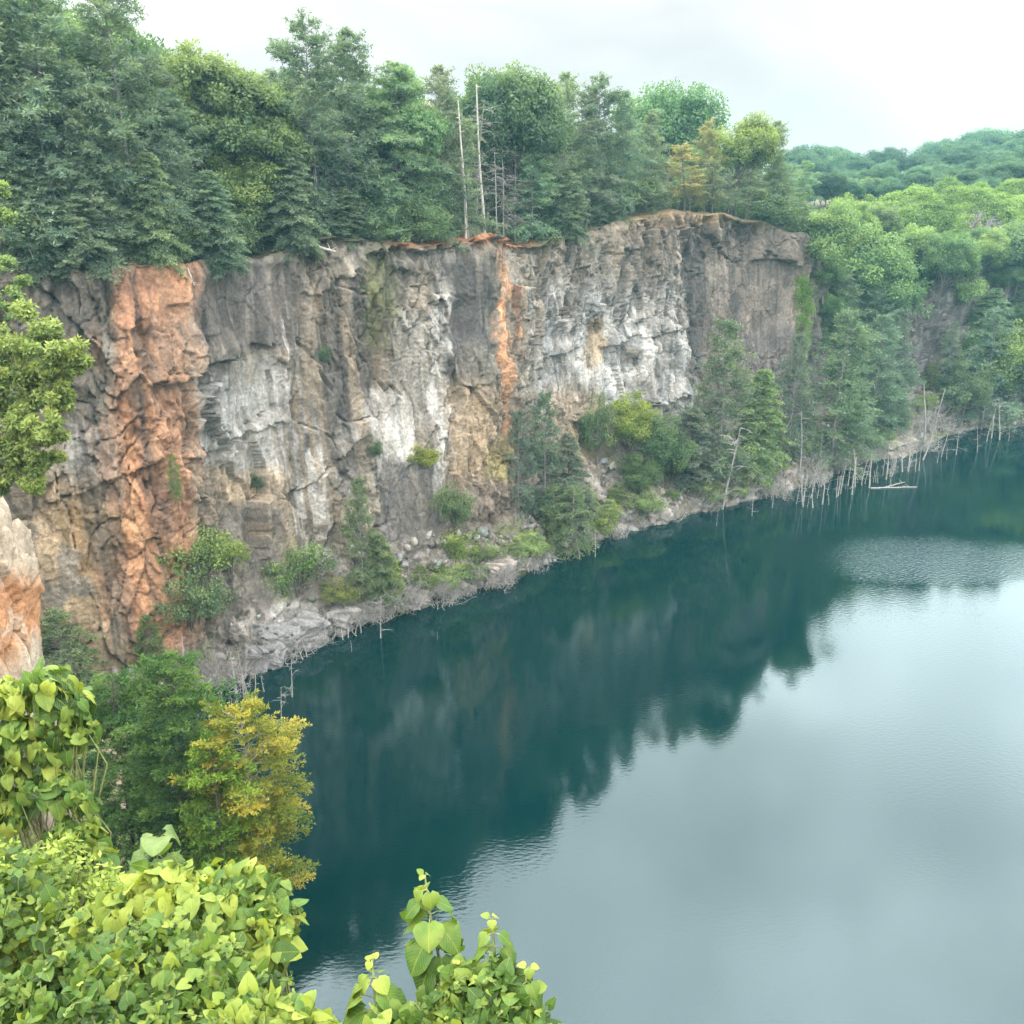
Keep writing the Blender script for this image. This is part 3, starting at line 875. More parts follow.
def broadleaf(seed, h, r, ncl=80, per=190, size=.27, base=.28, mat='broad', barkm='bark', name='broadleaf_tree', flat=.9, stems=1, crad=.3, spread=1., low=.25):
    rng = np.random.default_rng(seed)
    root = empty(name, (0, 0, 0)); tr = MB(); cr = MB()
    c0 = np.array([0, 0, h * (base + 1) / 2]); rz = h * (1 - base) / 2
    hubs = []
    for s in range(stems):
        a = rng.random() * 6.28
        dirv = (math.cos(a) * (.25 if stems > 1 else .06), math.sin(a) * (.25 if stems > 1 else .06), 1)
        tp = curve_pts((.1 * s * math.cos(a), .1 * s * math.sin(a), -.3), dirv, h * (.62 if stems == 1 else .5) + .3, 6, .1, .05, rng)
        tube(tr, tp, np.linspace(.012 * h / stems ** .5 + .02, .03, 7), 7)
        hubs.append(tp)
    # the crown is a handful of big masses, each made of many clumps
    nm = 7 + int(rng.integers(0, 4)); masses = []
    for k in range(nm):
        d = rng.normal(size=3); d[2] = abs(d[2]) * (.9 + .6 * (low > .3)) - low; d /= np.linalg.norm(d)
        masses.append((c0 + d * np.array([r, r, rz]) * .58, r * rng.uniform(.4, .62), .5 + rng.normal() * .13))
    masses.append((c0, r * .6, .42))
    cs = []
    for k in range(ncl):
        mc, mr_, mt = masses[k % len(masses)]
        d = rng.normal(size=3); d /= np.linalg.norm(d)
        if d[2] < -.4 and low < .3: d[2] *= -.5
        c = mc + d * mr_ * np.array([1, 1, flat]) * rng.uniform(.55, 1.05) * spread
        cs.append(c)
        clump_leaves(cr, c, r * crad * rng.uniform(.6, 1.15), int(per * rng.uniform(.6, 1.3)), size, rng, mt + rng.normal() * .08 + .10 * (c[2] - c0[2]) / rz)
    for k in range(0, len(cs), 4):
        tp = hubs[k % len(hubs)]
        a = lerp_pts(tp, np.array(rng.uniform(.4, 1)))
        L = np.linalg.norm(cs[k] - a)
        pts = np.array([a, a * .6 + cs[k] * .4 + rng.normal(size=3) * .06 * L, cs[k]])
        tube(tr, pts, np.linspace(.007 * h + .01, .012, 3), 5)
    tr.build('trunk', M[barkm], root, True)
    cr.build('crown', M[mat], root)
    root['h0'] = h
    return root


def snag(seed, h, nb=10, bl=.35, lean=.06, mat='grey_bark', droop=-.3, r0=None, sub=3, bmin=.25, name='dead_tree'):
    """a dead tree: bleached pole with what is left of its branches"""
    rng = np.random.default_rng(seed)
    root = empty(name, (0, 0, 0)); tr = MB(); br = MB()
    a = rng.random() * 6.28
    tp = curve_pts((0, 0, -.6), (lean * math.cos(a), lean * math.sin(a), 1), h + .6, 7, 0, .025, rng)
    r0 = r0 or .009 * h + .024
    tube(tr, tp, np.linspace(r0, r0 * .35, 8), 6)
    for b in range(nb):
        t = rng.uniform(bmin, 1); az = rng.random() * 6.28
        L = h * bl * (1.15 - .8 * t) * rng.uniform(.4, 1.2)
        pts = curve_pts(lerp_pts(tp, np.array(t)), (math.cos(az), math.sin(az), rng.uniform(-.1, .7)), L, 5, droop * rng.uniform(.5, 2), .12, rng)
        tube(br, pts, np.linspace(r0 * .38, .008, 6), 4)
        for k in range(sub):
            q_ = rng.uniform(.3, .95); az = rng.random() * 6.28
            p2 = curve_pts(lerp_pts(pts, np.array(q_)), (math.cos(az), math.sin(az), rng.uniform(-.4, .5)), L * rng.uniform(.2, .5), 3, droop, .15, rng)
            tube(br, p2, np.linspace(r0 * .18 + .004, .006, 4), 3)
    tr.build('trunk', M[mat], root, True)
    if nb: br.build('crown', M[mat], root, True)
    root['h0'] = h
    return root


def brush(seed, h, r, n=60, mat='grey_bark', name='bare_shrub', droop=-.5):
    """a tangle of bare grey twigs"""
    rng = np.random.default_rng(seed); mb = MB()
    for k in range(n):
        az = rng.random() * 6.28; a = rng.random() ** .5 * r * .75
        p0 = (a * math.cos(az), a * math.sin(az), -.2)
        az2 = rng.random() * 6.28
        pts = curve_pts(p0, (.7 * math.cos(az2), .7 * math.sin(az2), 1), h * rng.uniform(.45, 1.1), 5, droop * rng.uniform(0, 1.6), .17, rng)
        tube(mb, pts, np.linspace(.035, .008, 6), 4)
        for j in range(4):
            az3 = rng.random() * 6.28
            p2 = curve_pts(lerp_pts(pts, np.array(rng.uniform(.3, 1))), (math.cos(az3), math.sin(az3), rng.uniform(-.5, .6)), h * rng.uniform(.12, .4), 3, droop, .2, rng)
            tube(mb, p2, np.linspace(.014, .005, 4), 3)
    o = mb.build(name, M[mat])
    o['h0'] = h
    return o


def copy_tree(o, parent=None):
    c = o.copy(); COL.objects.link(c)
    for k in ('label', 'group'):
        if k in c: del c[k]
    if parent: c.parent = parent
    for ch in o.children:
        copy_tree(ch, c)
    return c


PROTO = {}
USED = set()


def get(kind):
    """the first of a kind is the one that was built; the rest are copies of it and of its parts"""
    if kind not in USED:
        USED.add(kind); return PROTO[kind]
    return copy_tree(PROTO[kind])


def put(kind, loc, h, wscale=1., rz=None, color=None, label=None, cat='tree', group=None, name=None, tilt=(0, 0)):
    o = get(kind); s = h / PROTO[kind]['h0']
    o.location = loc; o.rotation_euler = (tilt[0], tilt[1], random.random() * 6.28 if rz is None else rz)
    o.scale = (s * wscale, s * wscale, s)
    if color is not None:
        for c in list(o.children) + [o]:
            if c.type == 'MESH': c.color = (*color, 1)
    tag(o, label, cat, group)
    if name: o.name = name
    return o


# -- prototypes
PROTO['pine1'] = conifer(1, 18, 4.6, nb=230, tw=30, base=.1, droop=-.5, bare=.06, up=.7, top_pow=.45, gap=.3, per_m=17, nl=.28, nw=.078, flat=0., messy=1., shape=.45, barkm='limb_bark')
PROTO['pine2'] = conifer(2, 17, 4.9, nb=210, tw=31, base=.12, droop=-.4, bare=.08, up=.8, top_pow=.4, gap=.32, per_m=17, nl=.28, nw=.078, flat=0., messy=1., shape=.5, barkm='limb_bark')
PROTO['pine3'] = conifer(3, 16, 4.2, nb=250, tw=28, base=.05, droop=-.7, up=.5, top_pow=.5, gap=.28, per_m=17, nl=.27, nw=.076, flat=.1, messy=.8, shape=.4, barkm='limb_bark')
PROTO['bighem'] = conifer(8, 17, 6.2, nb=300, tw=38, base=.04, droop=-.75, up=.4, top_pow=.55, gap=.25, per_m=17, nl=.28, nw=.076, flat=.15, messy=.6, bare=.15, shape=.3, barkm='limb_bark')
PROTO['wisp1'] = conifer(9, 11, 3.3, nb=200, tw=24, base=.03, droop=-.6, up=.5, top_pow=.6, gap=.34, per_m=16, nl=.25, nw=.072, flat=.1, messy=.8, shape=.35, barkm='limb_bark')
PROTO['wisp2'] = conifer(10, 10, 3.4, nb=180, tw=24, base=.02, droop=-.8, up=.4, top_pow=.5, gap=.36, per_m=16, nl=.25, nw=.072, flat=.1, messy=1., shape=.45, lean=.06, barkm='limb_bark')
PROTO['hem1'] = conifer(4, 10, 3.7, nb=210, tw=28, base=.02, droop=-.75, up=.2, top_pow=.6, gap=.12, per_m=21, nl=.27, nw=.085, flat=.3)
PROTO['hem2'] = conifer(5, 9, 3.8, nb=190, tw=28, base=.01, droop=-.6, up=.25, top_pow=.5, gap=.15, per_m=21, nl=.27, nw=.085, flat=.3)
PROTO['hem3'] = conifer(6, 12, 3.6, nb=250, tw=26, base=.02, droop=-.6, up=.3, top_pow=.6, gap=.15, per_m=19, nl=.29, nw=.09, flat=.3)
PROTO['sparse1'] = conifer(7, 8, 2.3, nb=80, tw=16, base=.25, droop=-.1, up=.6, top_pow=.45, gap=.25, per_m=15, nl=.27, nw=.08, lean=.08, flat=.3)
PROTO['oak1'] = broadleaf(11, 15, 6., ncl=150, per=270, size=.33, base=.12, crad=.25)
PROTO['oak2'] = broadleaf(12, 14, 5.2, ncl=130, per=270, size=.32, base=.1, crad=.26)
PROTO['oak3'] = broadleaf(13, 16, 5.4, ncl=140, per=270, size=.33, base=.14, crad=.25)
PROTO['tall1'] = broadleaf(19, 17, 4.4, ncl=150, per=240, size=.30, base=.08, crad=.24)
PROTO['light1'] = broadleaf(14, 9, 3.4, ncl=95, per=165, size=.21, base=.04, crad=.25, low=.55)
PROTO['light2'] = broadleaf(15, 8, 3.2, ncl=90, per=165, size=.2, base=.03, crad=.26, low=.55)
PROTO['bush1'] = broadleaf(16, 3.2, 1.7, ncl=54, per=85, size=.135, base=.0, name='shrub', stems=4, crad=.27, low=.8)
PROTO['bush2'] = broadleaf(17, 2.8, 1.9, ncl=54, per=85, size=.13, base=.0, name='shrub', stems=5, crad=.27, low=.8)
PROTO['willow'] = conifer(18, 4.5, 2.2, nb=110, tw=18, base=.02, droop=-1.2, up=.7, top_pow=.5, per_m=20, nl=.2, nw=.06, flat=.3, mat='broad', barkm='grey_bark')
PROTO['willow'].name = 'willow_shrub'
for k_, a_ in enumerate([(21, 3.2, 5, .2), (22, 3.4, 3, .15), (23, 3., 8, .3), (24, 6.4, 9, .22), (25, 4.2, 14, .42)]):
    PROTO['snag%d' % k_] = snag(a_[0], a_[1], a_[2], a_[3])
PROTO['brush1'] = brush(31, 3., 2., 46)
PROTO['brush2'] = brush(32, 2.2, 2.2, 50)
# ------------------------------------------------------------------ trees on the lip of the cliff
def rim_spot(px, d):
    """the point d metres behind the lip that lies under photo column px"""
    Ys = np.linspace(55, 420, 740)
    z = np.full(len(Ys), 36.)
    for _ in range(3):
        dep = Ys * cP - (z - CAM_H) * sP
        X = (px - 512) / FPX * dep
        z, dist = plateau(X, Ys)
    ok = np.where(dist >= d)[0]
    i = ok[0] if len(ok) else -1
    return np.array([X[i], Ys[i], z[i]])


G1 = (1., 1., 1.)
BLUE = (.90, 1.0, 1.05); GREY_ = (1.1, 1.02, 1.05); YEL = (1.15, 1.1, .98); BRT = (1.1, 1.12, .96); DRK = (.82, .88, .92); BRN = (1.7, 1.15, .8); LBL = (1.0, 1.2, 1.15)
RIMTREES = [
    # px, top y, metres behind the lip, kind, width, colour, label
    (14, 138, 2., 'hem1', 1.0, G1, 'drooping dark green hemlock at the far left end of the cliff edge'),
    (47, 170, 1.4, 'hem2', .95, BLUE, 'short blue-green hemlock on the cliff edge above the dark left-hand block of rock'),
    (88, 192, .8, 'hem2', 1.15, G1, 'low spreading layered fir overhanging the cliff edge left of the rust-coloured stripe'),
    (122, 120, 4., 'pine3', 1., G1, 'slender green pine rising behind the low spreading fir'),
    (155, 150, 1.3, 'hem1', .95, BRT, 'fresh green leaning hemlock directly above the rust-coloured stripe'),
    (213, 168, .6, 'hem1', 1.1, BLUE, 'weeping blue-green hemlock hanging over the lip right of the rust-coloured stripe'),
    (243, 136, 3.5, 'light1', 1., (1.5, 1.4, 1.05), 'pale yellow-green leafy tree squeezed between dark hemlocks on the cliff edge'),
    (293, 145, 1.4, 'hem1', 1.05, G1, 'broad green hemlock just left of the pale fallen log'),
    (322, 185, 2., 'hem2', .9, BLUE, 'small bluish hemlock behind the pale fallen log'),
    (62, -30, 7., 'pine1', 1.25, BLUE, 'tall hazy pine with a grey dead patch in its crown at upper left'),
    (8, -70, 9., 'pine2', 1.2, G1, 'very tall pine cut off by the top left corner'),
    (140, -25, 9., 'pine1', 1.15, DRK, 'tall dark blue-green pine left of the yellowish tree tops'),
    (100, 60, 6., 'pine3', 1.15, G1, 'mid-height feathery pine in front of the tall dark pine'),
    (212, 18, 11., 'tall1', 1., YEL, 'tall yellow-tinged leafy tree on the left skyline'),
    (258, 42, 9., 'tall1', .9, (1.2, 1.15, .95), 'pale green tapering tree just right of the yellow-tinged skyline tree'),
    (190, 88, 6., 'pine3', 1.1, BLUE, 'blue-green pine standing below the yellow-tinged skyline tree'),
    (318, 20, 9., 'pine2', 1.15, DRK, 'tall dark flat-topped pine, highest on the skyline left of centre'),
    (352, 30, 10., 'pine1', 1.1, DRK, 'tall dark pine touching the right side of the flat-topped skyline pine'),
    (285, 95, 6., 'pine3', 1.0, G1, 'green pine filling the gap below the flat-topped skyline pine'),
    (398, 62, 3.5, 'bighem', 1., (1.0, 1.15, 1.0), 'large feathery green hemlock with bare grey lower branches above the mossy streak'),
    (402, 46, 10., 'tall1', .8, LBL, 'bright leafy tree top peeping over the large feathery hemlock'),
    (440, 66, 8., 'pine1', 1., GREY_, 'grey-green pine between the large feathery hemlock and the bare trunks'),
    (450, 105, 4.5, 'wisp1', 1.1, G1, 'narrow green hemlock immediately left of the two bare trunks'),
    (507, 64, 13., 'oak2', .8, DRK, 'dark rounded tree top behind the tall bare trunk'),
    (540, 95, 7., 'pine3', 1.1, G1, 'green pine right of the dead grey trees'),
    (532, 140, 2.5, 'wisp1', 1.2, LBL, 'bright green hemlock right beside the orange soil ledge'),
    (562, 80, 11., 'pine1', .95, BRT, 'pale green pine top on the skyline right of the dark rounded tree'),
    (568, 170, .6, 'hem2', 1., G1, 'low green hemlock spilling over the cliff edge right of the orange soil'),
    (596, 84, 9., 'pine2', 1.05, DRK, 'dark spiky pine on the skyline above the white rock face'),
    (588, 98, 4., 'pine3', 1.1, (1.15, 1.05, 1.15), 'thin greyish-purple pine in front of the dark spiky pine'),
    (622, 98, 3., 'pine1', .95, BLUE, 'bluish pine left of the round light-topped tree'),
    (618, 186, .8, 'hem2', .8, G1, 'small dark hemlock at the lip above the white rock face'),
    (646, 116, 4., 'pine3', 1.15, G1, 'open green pine below the round light-topped tree'),
    (660, 84, 26., 'oak1', .95, LBL, 'round light blue-green tree standing out on the skyline'),
    (684, 142, 3., 'sparse1', 1.5, BRN, 'thin brownish pine with see-through crown on the bare tan ledge'),
    (704, 128, 6., 'pine2', .8, (1.5, 1.15, .85), 'rusty-tinged pine left of the broad yellow-green tree'),
    (736, 112, 9., 'oak3', .85, (1.3, 1.2, .8), 'broad yellow-green tree above the right end of the cliff'),
    (768, 128, 8., 'pine1', 1.1, BRT, 'green pine at the right shoulder of the broad yellow-green tree'),
    (776, 166, 2., 'wisp1', 1.3, G1, 'dense green hemlock on the right corner of the cliff'),
    (800, 160, 6., 'pine3', 1.2, LBL, 'last green pine at the right end of the cliff edge'),
    (652, 168, 1.6, 'sparse1', 1., G1, 'slim young pine with a bare stem, leftmost on the tan ledge'),
    (712, 158, 1.6, 'sparse1', 1.1, GREY_, 'greyish young pine leaning over the middle of the tan ledge'),
    (728, 172, 1.2, 'sparse1', 1.2, GREY_, 'short silvery young pine on the tan ledge below the broad yellow-green tree'),
    (747, 168, 1.5, 'sparse1', 1.1, G1, 'young green pine at the right end of the tan ledge'),
]
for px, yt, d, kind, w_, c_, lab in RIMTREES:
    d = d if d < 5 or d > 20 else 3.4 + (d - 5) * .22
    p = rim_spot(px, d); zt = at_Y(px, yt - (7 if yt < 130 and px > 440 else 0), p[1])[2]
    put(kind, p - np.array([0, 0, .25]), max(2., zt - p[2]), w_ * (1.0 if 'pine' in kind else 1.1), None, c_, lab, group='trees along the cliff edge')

# the wood behind them
rr = np.random.default_rng(5)
back = 0
for kx in range(120):
    px = rr.uniform(-190, 800); d = rr.uniform(8, 42)
    p = rim_spot(px, d)
    line = np.interp(px, [-200, 0, 150, 190, 260, 340, 400, 460, 520, 600, 700, 800], [-60, -40, 5, 40, 70, 48, 75, 80, 88, 100, 132, 158])
    zt = at_Y(px, line + rr.uniform(4, 42), p[1])[2]
    if zt - p[2] < 6 or p[1] > 330: continue
    kind = rr.choice(['pine1', 'pine2', 'pine3', 'oak2', 'tall1', 'wisp1', 'pine3'])
    v = rr.uniform(.7, 1.05)
    put(kind, p - np.array([0, 0, .4]), min(24, zt - p[2]), rr.uniform(.95, 1.25), None, (v * rr.uniform(.85, 1.15), v, v * rr.uniform(.9, 1.15)),
        'hazy green tree deep in the wood behind the cliff-edge trees', group='trees deep in the wood behind the cliff edge')
# undergrowth below them, close to the lip
for kx in range(95):
    px = rr.uniform(0, 800); d = rr.uniform(1.2, 10)
    if 420 < px < 530: continue
    if 625 < px < 755: d += 6
    p = rim_spot(px, d); v = rr.uniform(.8, 1.2)
    put(rr.choice(['hem1', 'hem2', 'bush1', 'bush2']), p - np.array([0, 0, .2]), rr.uniform(2.5, 6), 1.25, None, (v, v, v * .98),
        'low green undergrowth bush beneath the trees on the cliff edge', 'bush', 'undergrowth along the cliff edge')

# two tall bare trunks and grey dead trees on the orange soil
def bare(px, yb, yt, d, r0, lab, nb=5, bl=.12, seed=40, mat='pale_bark', lean=.01, bmin=.4):
    p = rim_spot(px, d)
    h = at_Y(px, yt, p[1])[2] - p[2]
    o = snag(seed, h, nb, bl, lean, mat, -.2, r0, 2, bmin)
    o.location = p - np.array([0, 0, .2])
    tag(o, lab, 'tree', 'bare trunks on the orange soil')

bare(466, 215, 98, 1.2, .19, 'pale bare trunk with broken top on the orange soil, left of the two tall ones', 4, .08, 41)
bare(485, 208, 82, 2.2, .22, 'tallest pale bare trunk on the orange soil', 6, .10, 42)
bare(497, 210, 150, 1.2, .09, 'thin short grey trunk right of the tallest pale bare trunk', 9, .22, 43, 'grey_bark')
bare(470, 215, 158, 1.4, .10, 'crooked thin grey stem beside the broken-topped bare trunk', 8, .2, 45, 'grey_bark', .1)
for px, yt, d, sd_, lab in ((477, 100, 4, 51, 'grey dead tree full of fine twigs between the two tall bare trunks'), (504, 118, 3.6, 52, 'grey dead tree with drooping twigs right of the tallest bare trunk'),
                           (515, 150, 3, 53, 'small grey dead tree beside the bright green hemlock')):
    p = rim_spot(px, d); h = at_Y(px, yt, p[1])[2] - p[2]
    o = snag(sd_, h, 60, .26, .03, 'grey_bark', -.5, .09, 6, .2); o.location = p
    tag(o, lab, 'tree', 'grey dead trees on the cliff edge')
# dead lower limbs below the large feathery hemlock, grey patch in the tall pine
p = rim_spot(404, 1.6); o = snag(54, 5., 34, .6, .02, 'grey_bark', -1.1, .07, 4, .35); o.location = p
tag(o, 'grey dead sapling with drooping bare limbs under the large feathery hemlock', 'tree')
p = rim_spot(70, 3.5); o = snag(55, at_Y(70, 42, p[1])[2] - p[2], 46, .13, .01, 'pale_bark', -.9, .09, 5, .84); o.location = p
tag(o, 'dead pine with a grey twiggy top at upper left', 'tree')


def log_between(a, b, r, lab, cat='log', name='fallen_log', seed=0, mat='pale_bark', stubs=4):
    rng = np.random.default_rng(seed); a = np.array(a); b = np.array(b)
    mb = MB(); pts = np.array([a * (1 - t) + b * t + rng.normal(size=3) * .012 * np.linalg.norm(b - a) / 3 * (0 < t < 1) for t in np.linspace(0, 1, 8)])
    tube(mb, pts, np.linspace(r, r * .55, 8), 8)
    for e, p_ in ((0, pts[0]), (1, pts[-1])):
        pass
    for k in range(stubs):
        p0 = lerp_pts(pts, np.array(rng.uniform(.2, .95))); d = rng.normal(size=3); d[2] = abs(d[2])
        tube(mb, curve_pts(p0, d, rng.uniform(.3, .9), 3, 0, .1, rng), np.linspace(r * .35, .01, 4), 4)
    o = mb.build(name, M[mat], None, True)
    tag(o, lab, cat)
    return o


a, b = wall_at(301, 246), wall_at(338, 256)
log_between(a + np.array([.2, -.3, .35]), b + np.array([.2, -.35, .3]), .2, 'pale fallen log lying across the cliff edge', seed=2)
a, b = wall_at(190, 266), wall_at(198, 286)
log_between(a + np.array([.1, -.25, .1]), b + np.array([.1, -.3, 0]), .075, 'short pale pole leaning on the rock beside the top of the rust-coloured stripe', 'pole', 'dead_pole', 3, 'pale_bark', 1)

# ------------------------------------------------------------------ growth on the cliff, the ledges and the shore
def on_wall(kind, px, pyb, hpx, lab, w_=1., c_=G1, cat='tree', sink=.3, group=None, name=None, out_=0.):
    p = wall_at(px, pyb); _, _, dep = project(p)
    h = hpx * dep / FPX / .93
    p = p + np.array([.64, -.77, 0]) * out_ - np.array([0, 0, sink])
    c_ = (c_[0] * .84, c_[1] * .80, c_[2] * .88) if group == GS else c_
    return put(kind, p, h, w_, None, c_, lab, cat, group, name)


GS = 'shrubs on the cliff and its ledges'
on_wall('bush1', 205, 588, 62, 'light green leafy bush high on a ledge right of the rust-coloured stripe', 1.1, (1.5, 1.5, .9), 'bush', .2, GS)
on_wall('bush2', 193, 622, 62, 'dense green bush at the foot of the rust-coloured stripe, below the light green one', .95, BRT, 'bush', .2, GS)
on_wall('bush1', 228, 572, 34, 'small yellow-green bush on the grey rock right of the light green ledge bush', 1., (1.7, 1.6, .8), 'bush', .2, GS)
on_wall('bush2', 302, 588, 52, 'bright green bush on the pale rock above the grey slab', 1.05, (1.35, 1.5, .95), 'bush', .2, GS)
on_wall('wisp1', 362, 588, 112, 'tall thin dark conifer growing against the cliff above the bright waterline bush', .75, (1., 1.05, .75), 'tree', .3, GS)
on_wall('hem1', 385, 592, 62, 'short bushy conifer at the water right of the tall thin one', 1., (1.1, 1.15, .8), 'tree', .2, GS)
on_wall('willow', 395, 606, 50, 'feathery pale green waterside bush left of the grey twig bank', .8, (1.6, 1.5, .9), 'bush', .2, GS)
on_wall('bush1', 455, 528, 52, 'upright green shrub in the vertical cleft below the dark streak', .7, BRT, 'bush', .2, GS)
on_wall('bush2', 458, 560, 34, 'low yellow-green shrub just under the upright one in the cleft', 1., (1.5, 1.4, .7), 'bush', .2, GS)
on_wall('bush2', 424, 468, 24, 'small yellow shrub alone on the rock face in the middle', 1., (2.1, 1.7, .6), 'bush', .1, GS)
on_wall('bush1', 383, 458, 20, 'small dark tuft of leaves under the white rock block', 1., G1, 'bush', .1, GS)
on_wall('bush1', 330, 365, 22, 'dark little shrub in the dark upper rock left of the mossy streak', 1., DRK, 'bush', .1, GS)
on_wall('bush2', 260, 490, 20, 'dull green tuft on the pale rock right of the rust-coloured stripe', 1.2, DRK, 'bush', .1, GS)
on_wall('bush2', 345, 598, 22, 'low yellowish bush on the rubble left of the tall thin conifer', 1.4, (1.6, 1.3, .7), 'bush', .1, GS)
on_wall('willow', 178, 492, 36, 'narrow mossy green tuft clinging to the right edge of the rust-coloured stripe', .5, (1.3, 1.3, .8), 'bush', .1, GS)
on_wall('willow', 70, 690, 80, 'dull grey-green feathery bush at the foot of the left-hand cliff', 1.2, (1.3, 1.25, 1.15), 'bush', .2, GS)
on_wall('willow', 150, 660, 45, 'thin grey-green bush at the bottom of the rust-coloured stripe', .9, (1.2, 1.2, .9), 'bush', .2, GS)
on_wall('wisp1', 522, 506, 92, 'dark conifer at the lower end of the thin orange stripe', .85, DRK, 'tree', .3, GS)
on_wall('wisp1', 548, 508, 112, 'taller dark conifer with a thin leader right of the thin orange stripe', .8, (.8, .9, .8), 'tree', .3, GS)
on_wall('hem1', 570, 512, 80, 'short grey-green conifer right of the two dark ones by the thin orange stripe', .9, GREY_, 'tree', .3, GS)
on_wall('willow', 575, 548, 60, 'feathery grey-green willow at the water below the dark conifers', 1.0, (1.15, 1.15, 1.05), 'bush', .2, GS)
on_wall('willow', 553, 530, 44, 'small feathery willow at the left foot of the dark conifers', .9, (1.2, 1.2, 1.), 'bush', .2, GS)
on_wall('light1', 632, 466, 76, 'bright yellow-green tree on the slope under the white rock face', .95, (1.75, 1.6, .7), 'tree', .3, GS)
on_wall('bush1', 598, 462, 72, 'narrow green shrub against the rock left of the bright yellow-green tree', .45, BRT, 'bush', .3, GS)
on_wall('light2', 662, 484, 76, 'dull green bushy tree right of the bright yellow-green tree', .9, (.85, .95, .8), 'tree', .3, GS)
on_wall('hem2', 690, 482, 70, 'grey-green bushy conifer left of the tall conifer', 1., GREY_, 'tree', .3, GS)
on_wall('light2', 642, 494, 44, 'low dark bush under the bright yellow-green tree', 1.2, (.8, .9, .7), 'bush', .3, GS)
on_wall('wisp1', 722, 470, 140, 'tall dark conifer against the brown right-hand face', 1.0, (.95, 1., .8), 'tree', .3, GS)
on_wall('hem1', 757, 466, 94, 'bright green conifer just right of the tall dark one', 1., (1.2, 1.35, .8), 'tree', .3, GS)
on_wall('wisp1', 792, 452, 112, 'dull green conifer below the hanging creeper', .8, G1, 'tree', .3, GS)
on_wall('wisp1', 832, 452, 136, 'tall green conifer at the foot of the cliff corner', 1.15, (1., 1.15, .9), 'tree', .3, GS)
on_wall('wisp1', 868, 436, 114, 'hazy green conifer right of the cliff corner', 1.05, LBL, 'tree', .3, GS)
on_wall('wisp1', 890, 420, 104, 'slimmer hazy conifer above the right-hand waterside rubble', 1., BLUE, 'tree', .3, GS)
on_wall('bush2', 610, 530, 26, 'low yellow-green bush on the waterside rubble right of the willow', 1.4, (1.5, 1.35, .75), 'bush', .2, GS)
on_wall('wisp1', 985, 428, 112, 'green conifer on the shore near the right edge', 1.2, LBL, 'tree', .3, GS)
on_wall('light1', 1010, 420, 96, 'bright yellow-green tree on the shore at the right edge', 1.1, (1.5, 1.5, .85), 'tree', .3, GS)
on_wall('light2', 962, 424, 66, 'rounded green tree left of the conifer on the far shore', 1.0, G1, 'tree', .3, GS)
on_wall('light2', 1040, 424, 110, 'leafy shore tree half cut off by the right edge', 1.1, BRT, 'tree', .3, GS)
# slope right of the corner
for px, pyb, hp, kd, w_, c_, lab in [
    (826, 300, 92, 'light1', 1.1, (1.2, 1.25, 1.), 'pale green leafy tree hugging the right side of the cliff corner'),
    (852, 322, 100, 'light2', 1.15, (1.1, 1.2, 1.), 'second leafy tree right of the cliff corner'),
    (878, 345, 90, 'light1', 1.1, (.95, 1.1, .95), 'mid-green tree on the slope left of the dark inlet rock'),
    (838, 372, 92, 'wisp1', 1.3, G1, 'green conifer behind the foot of the cliff corner'),
    (868, 392, 100, 'wisp1', 1.2, BLUE, 'blue-green conifer below the mid-green slope tree'),
    (905, 300, 72, 'oak2', 1., (1.25, 1.3, 1.), 'light green rounded tree top below the yellow creeper slope, leftmost of three'),
    (938, 305, 74, 'oak1', 1., (1.05, 1.15, .98), 'mid-green rounded tree below the middle of the yellow creeper slope'),
    (978, 300, 70, 'oak3', 1., (1.3, 1.3, 1.), 'light green rounded tree below the right part of the yellow creeper slope'),
    (1015, 305, 80, 'oak2', 1.1, (.9, 1., .95), 'dark tree at the right edge above the inlet rock'),
    (846, 252, 56, 'light1', 1.2, (1.3, 1.35, .95), 'light green tree at the left end of the yellow creeper slope'),
    (880, 268, 60, 'oak2', .9, G1, 'green tree just below the left end of the yellow creeper slope'),
    (950, 372, 46, 'wisp1', 1., G1, 'short hazy conifer at the foot of the dark inlet rock'),
    (904, 322, 40, 'light1', 1., (1., 1.1, 1.), 'hazy green tree at the left side of the dark inlet rock'),
    (960, 306, 34, 'bush1', 1.4, (1.2, 1.25, 1.), 'leafy bush on the lip of the dark inlet rock'),
    (972, 372, 50, 'light2', 1., (1.1, 1.2, 1.), 'green tree at the right foot of the dark inlet rock'),
]:
    on_wall(kd, px, pyb, hp, lab, w_, c_, 'bush' if 'bush' in kd else 'tree', .5, 'trees on the slope right of the cliff')
# creeper hanging down the right-hand edge of the face
cm = MB(); rg = np.random.default_rng(61)
for k in range(150):
    p = wall_at(rg.uniform(797, 812), 280 + 85 * rg.random() ** 1.3, 3) + np.array([.2, -.35, 0])
    clump_leaves(cm, p, .45, 26, .2, rg, .55, 1.2)
o = cm.build('hanging_creeper', M['kudzu']); o.color = (.62, .85, .7, 1)
tag(o, 'green creeper hanging down the right-hand edge of the brown rock face', 'creeper')

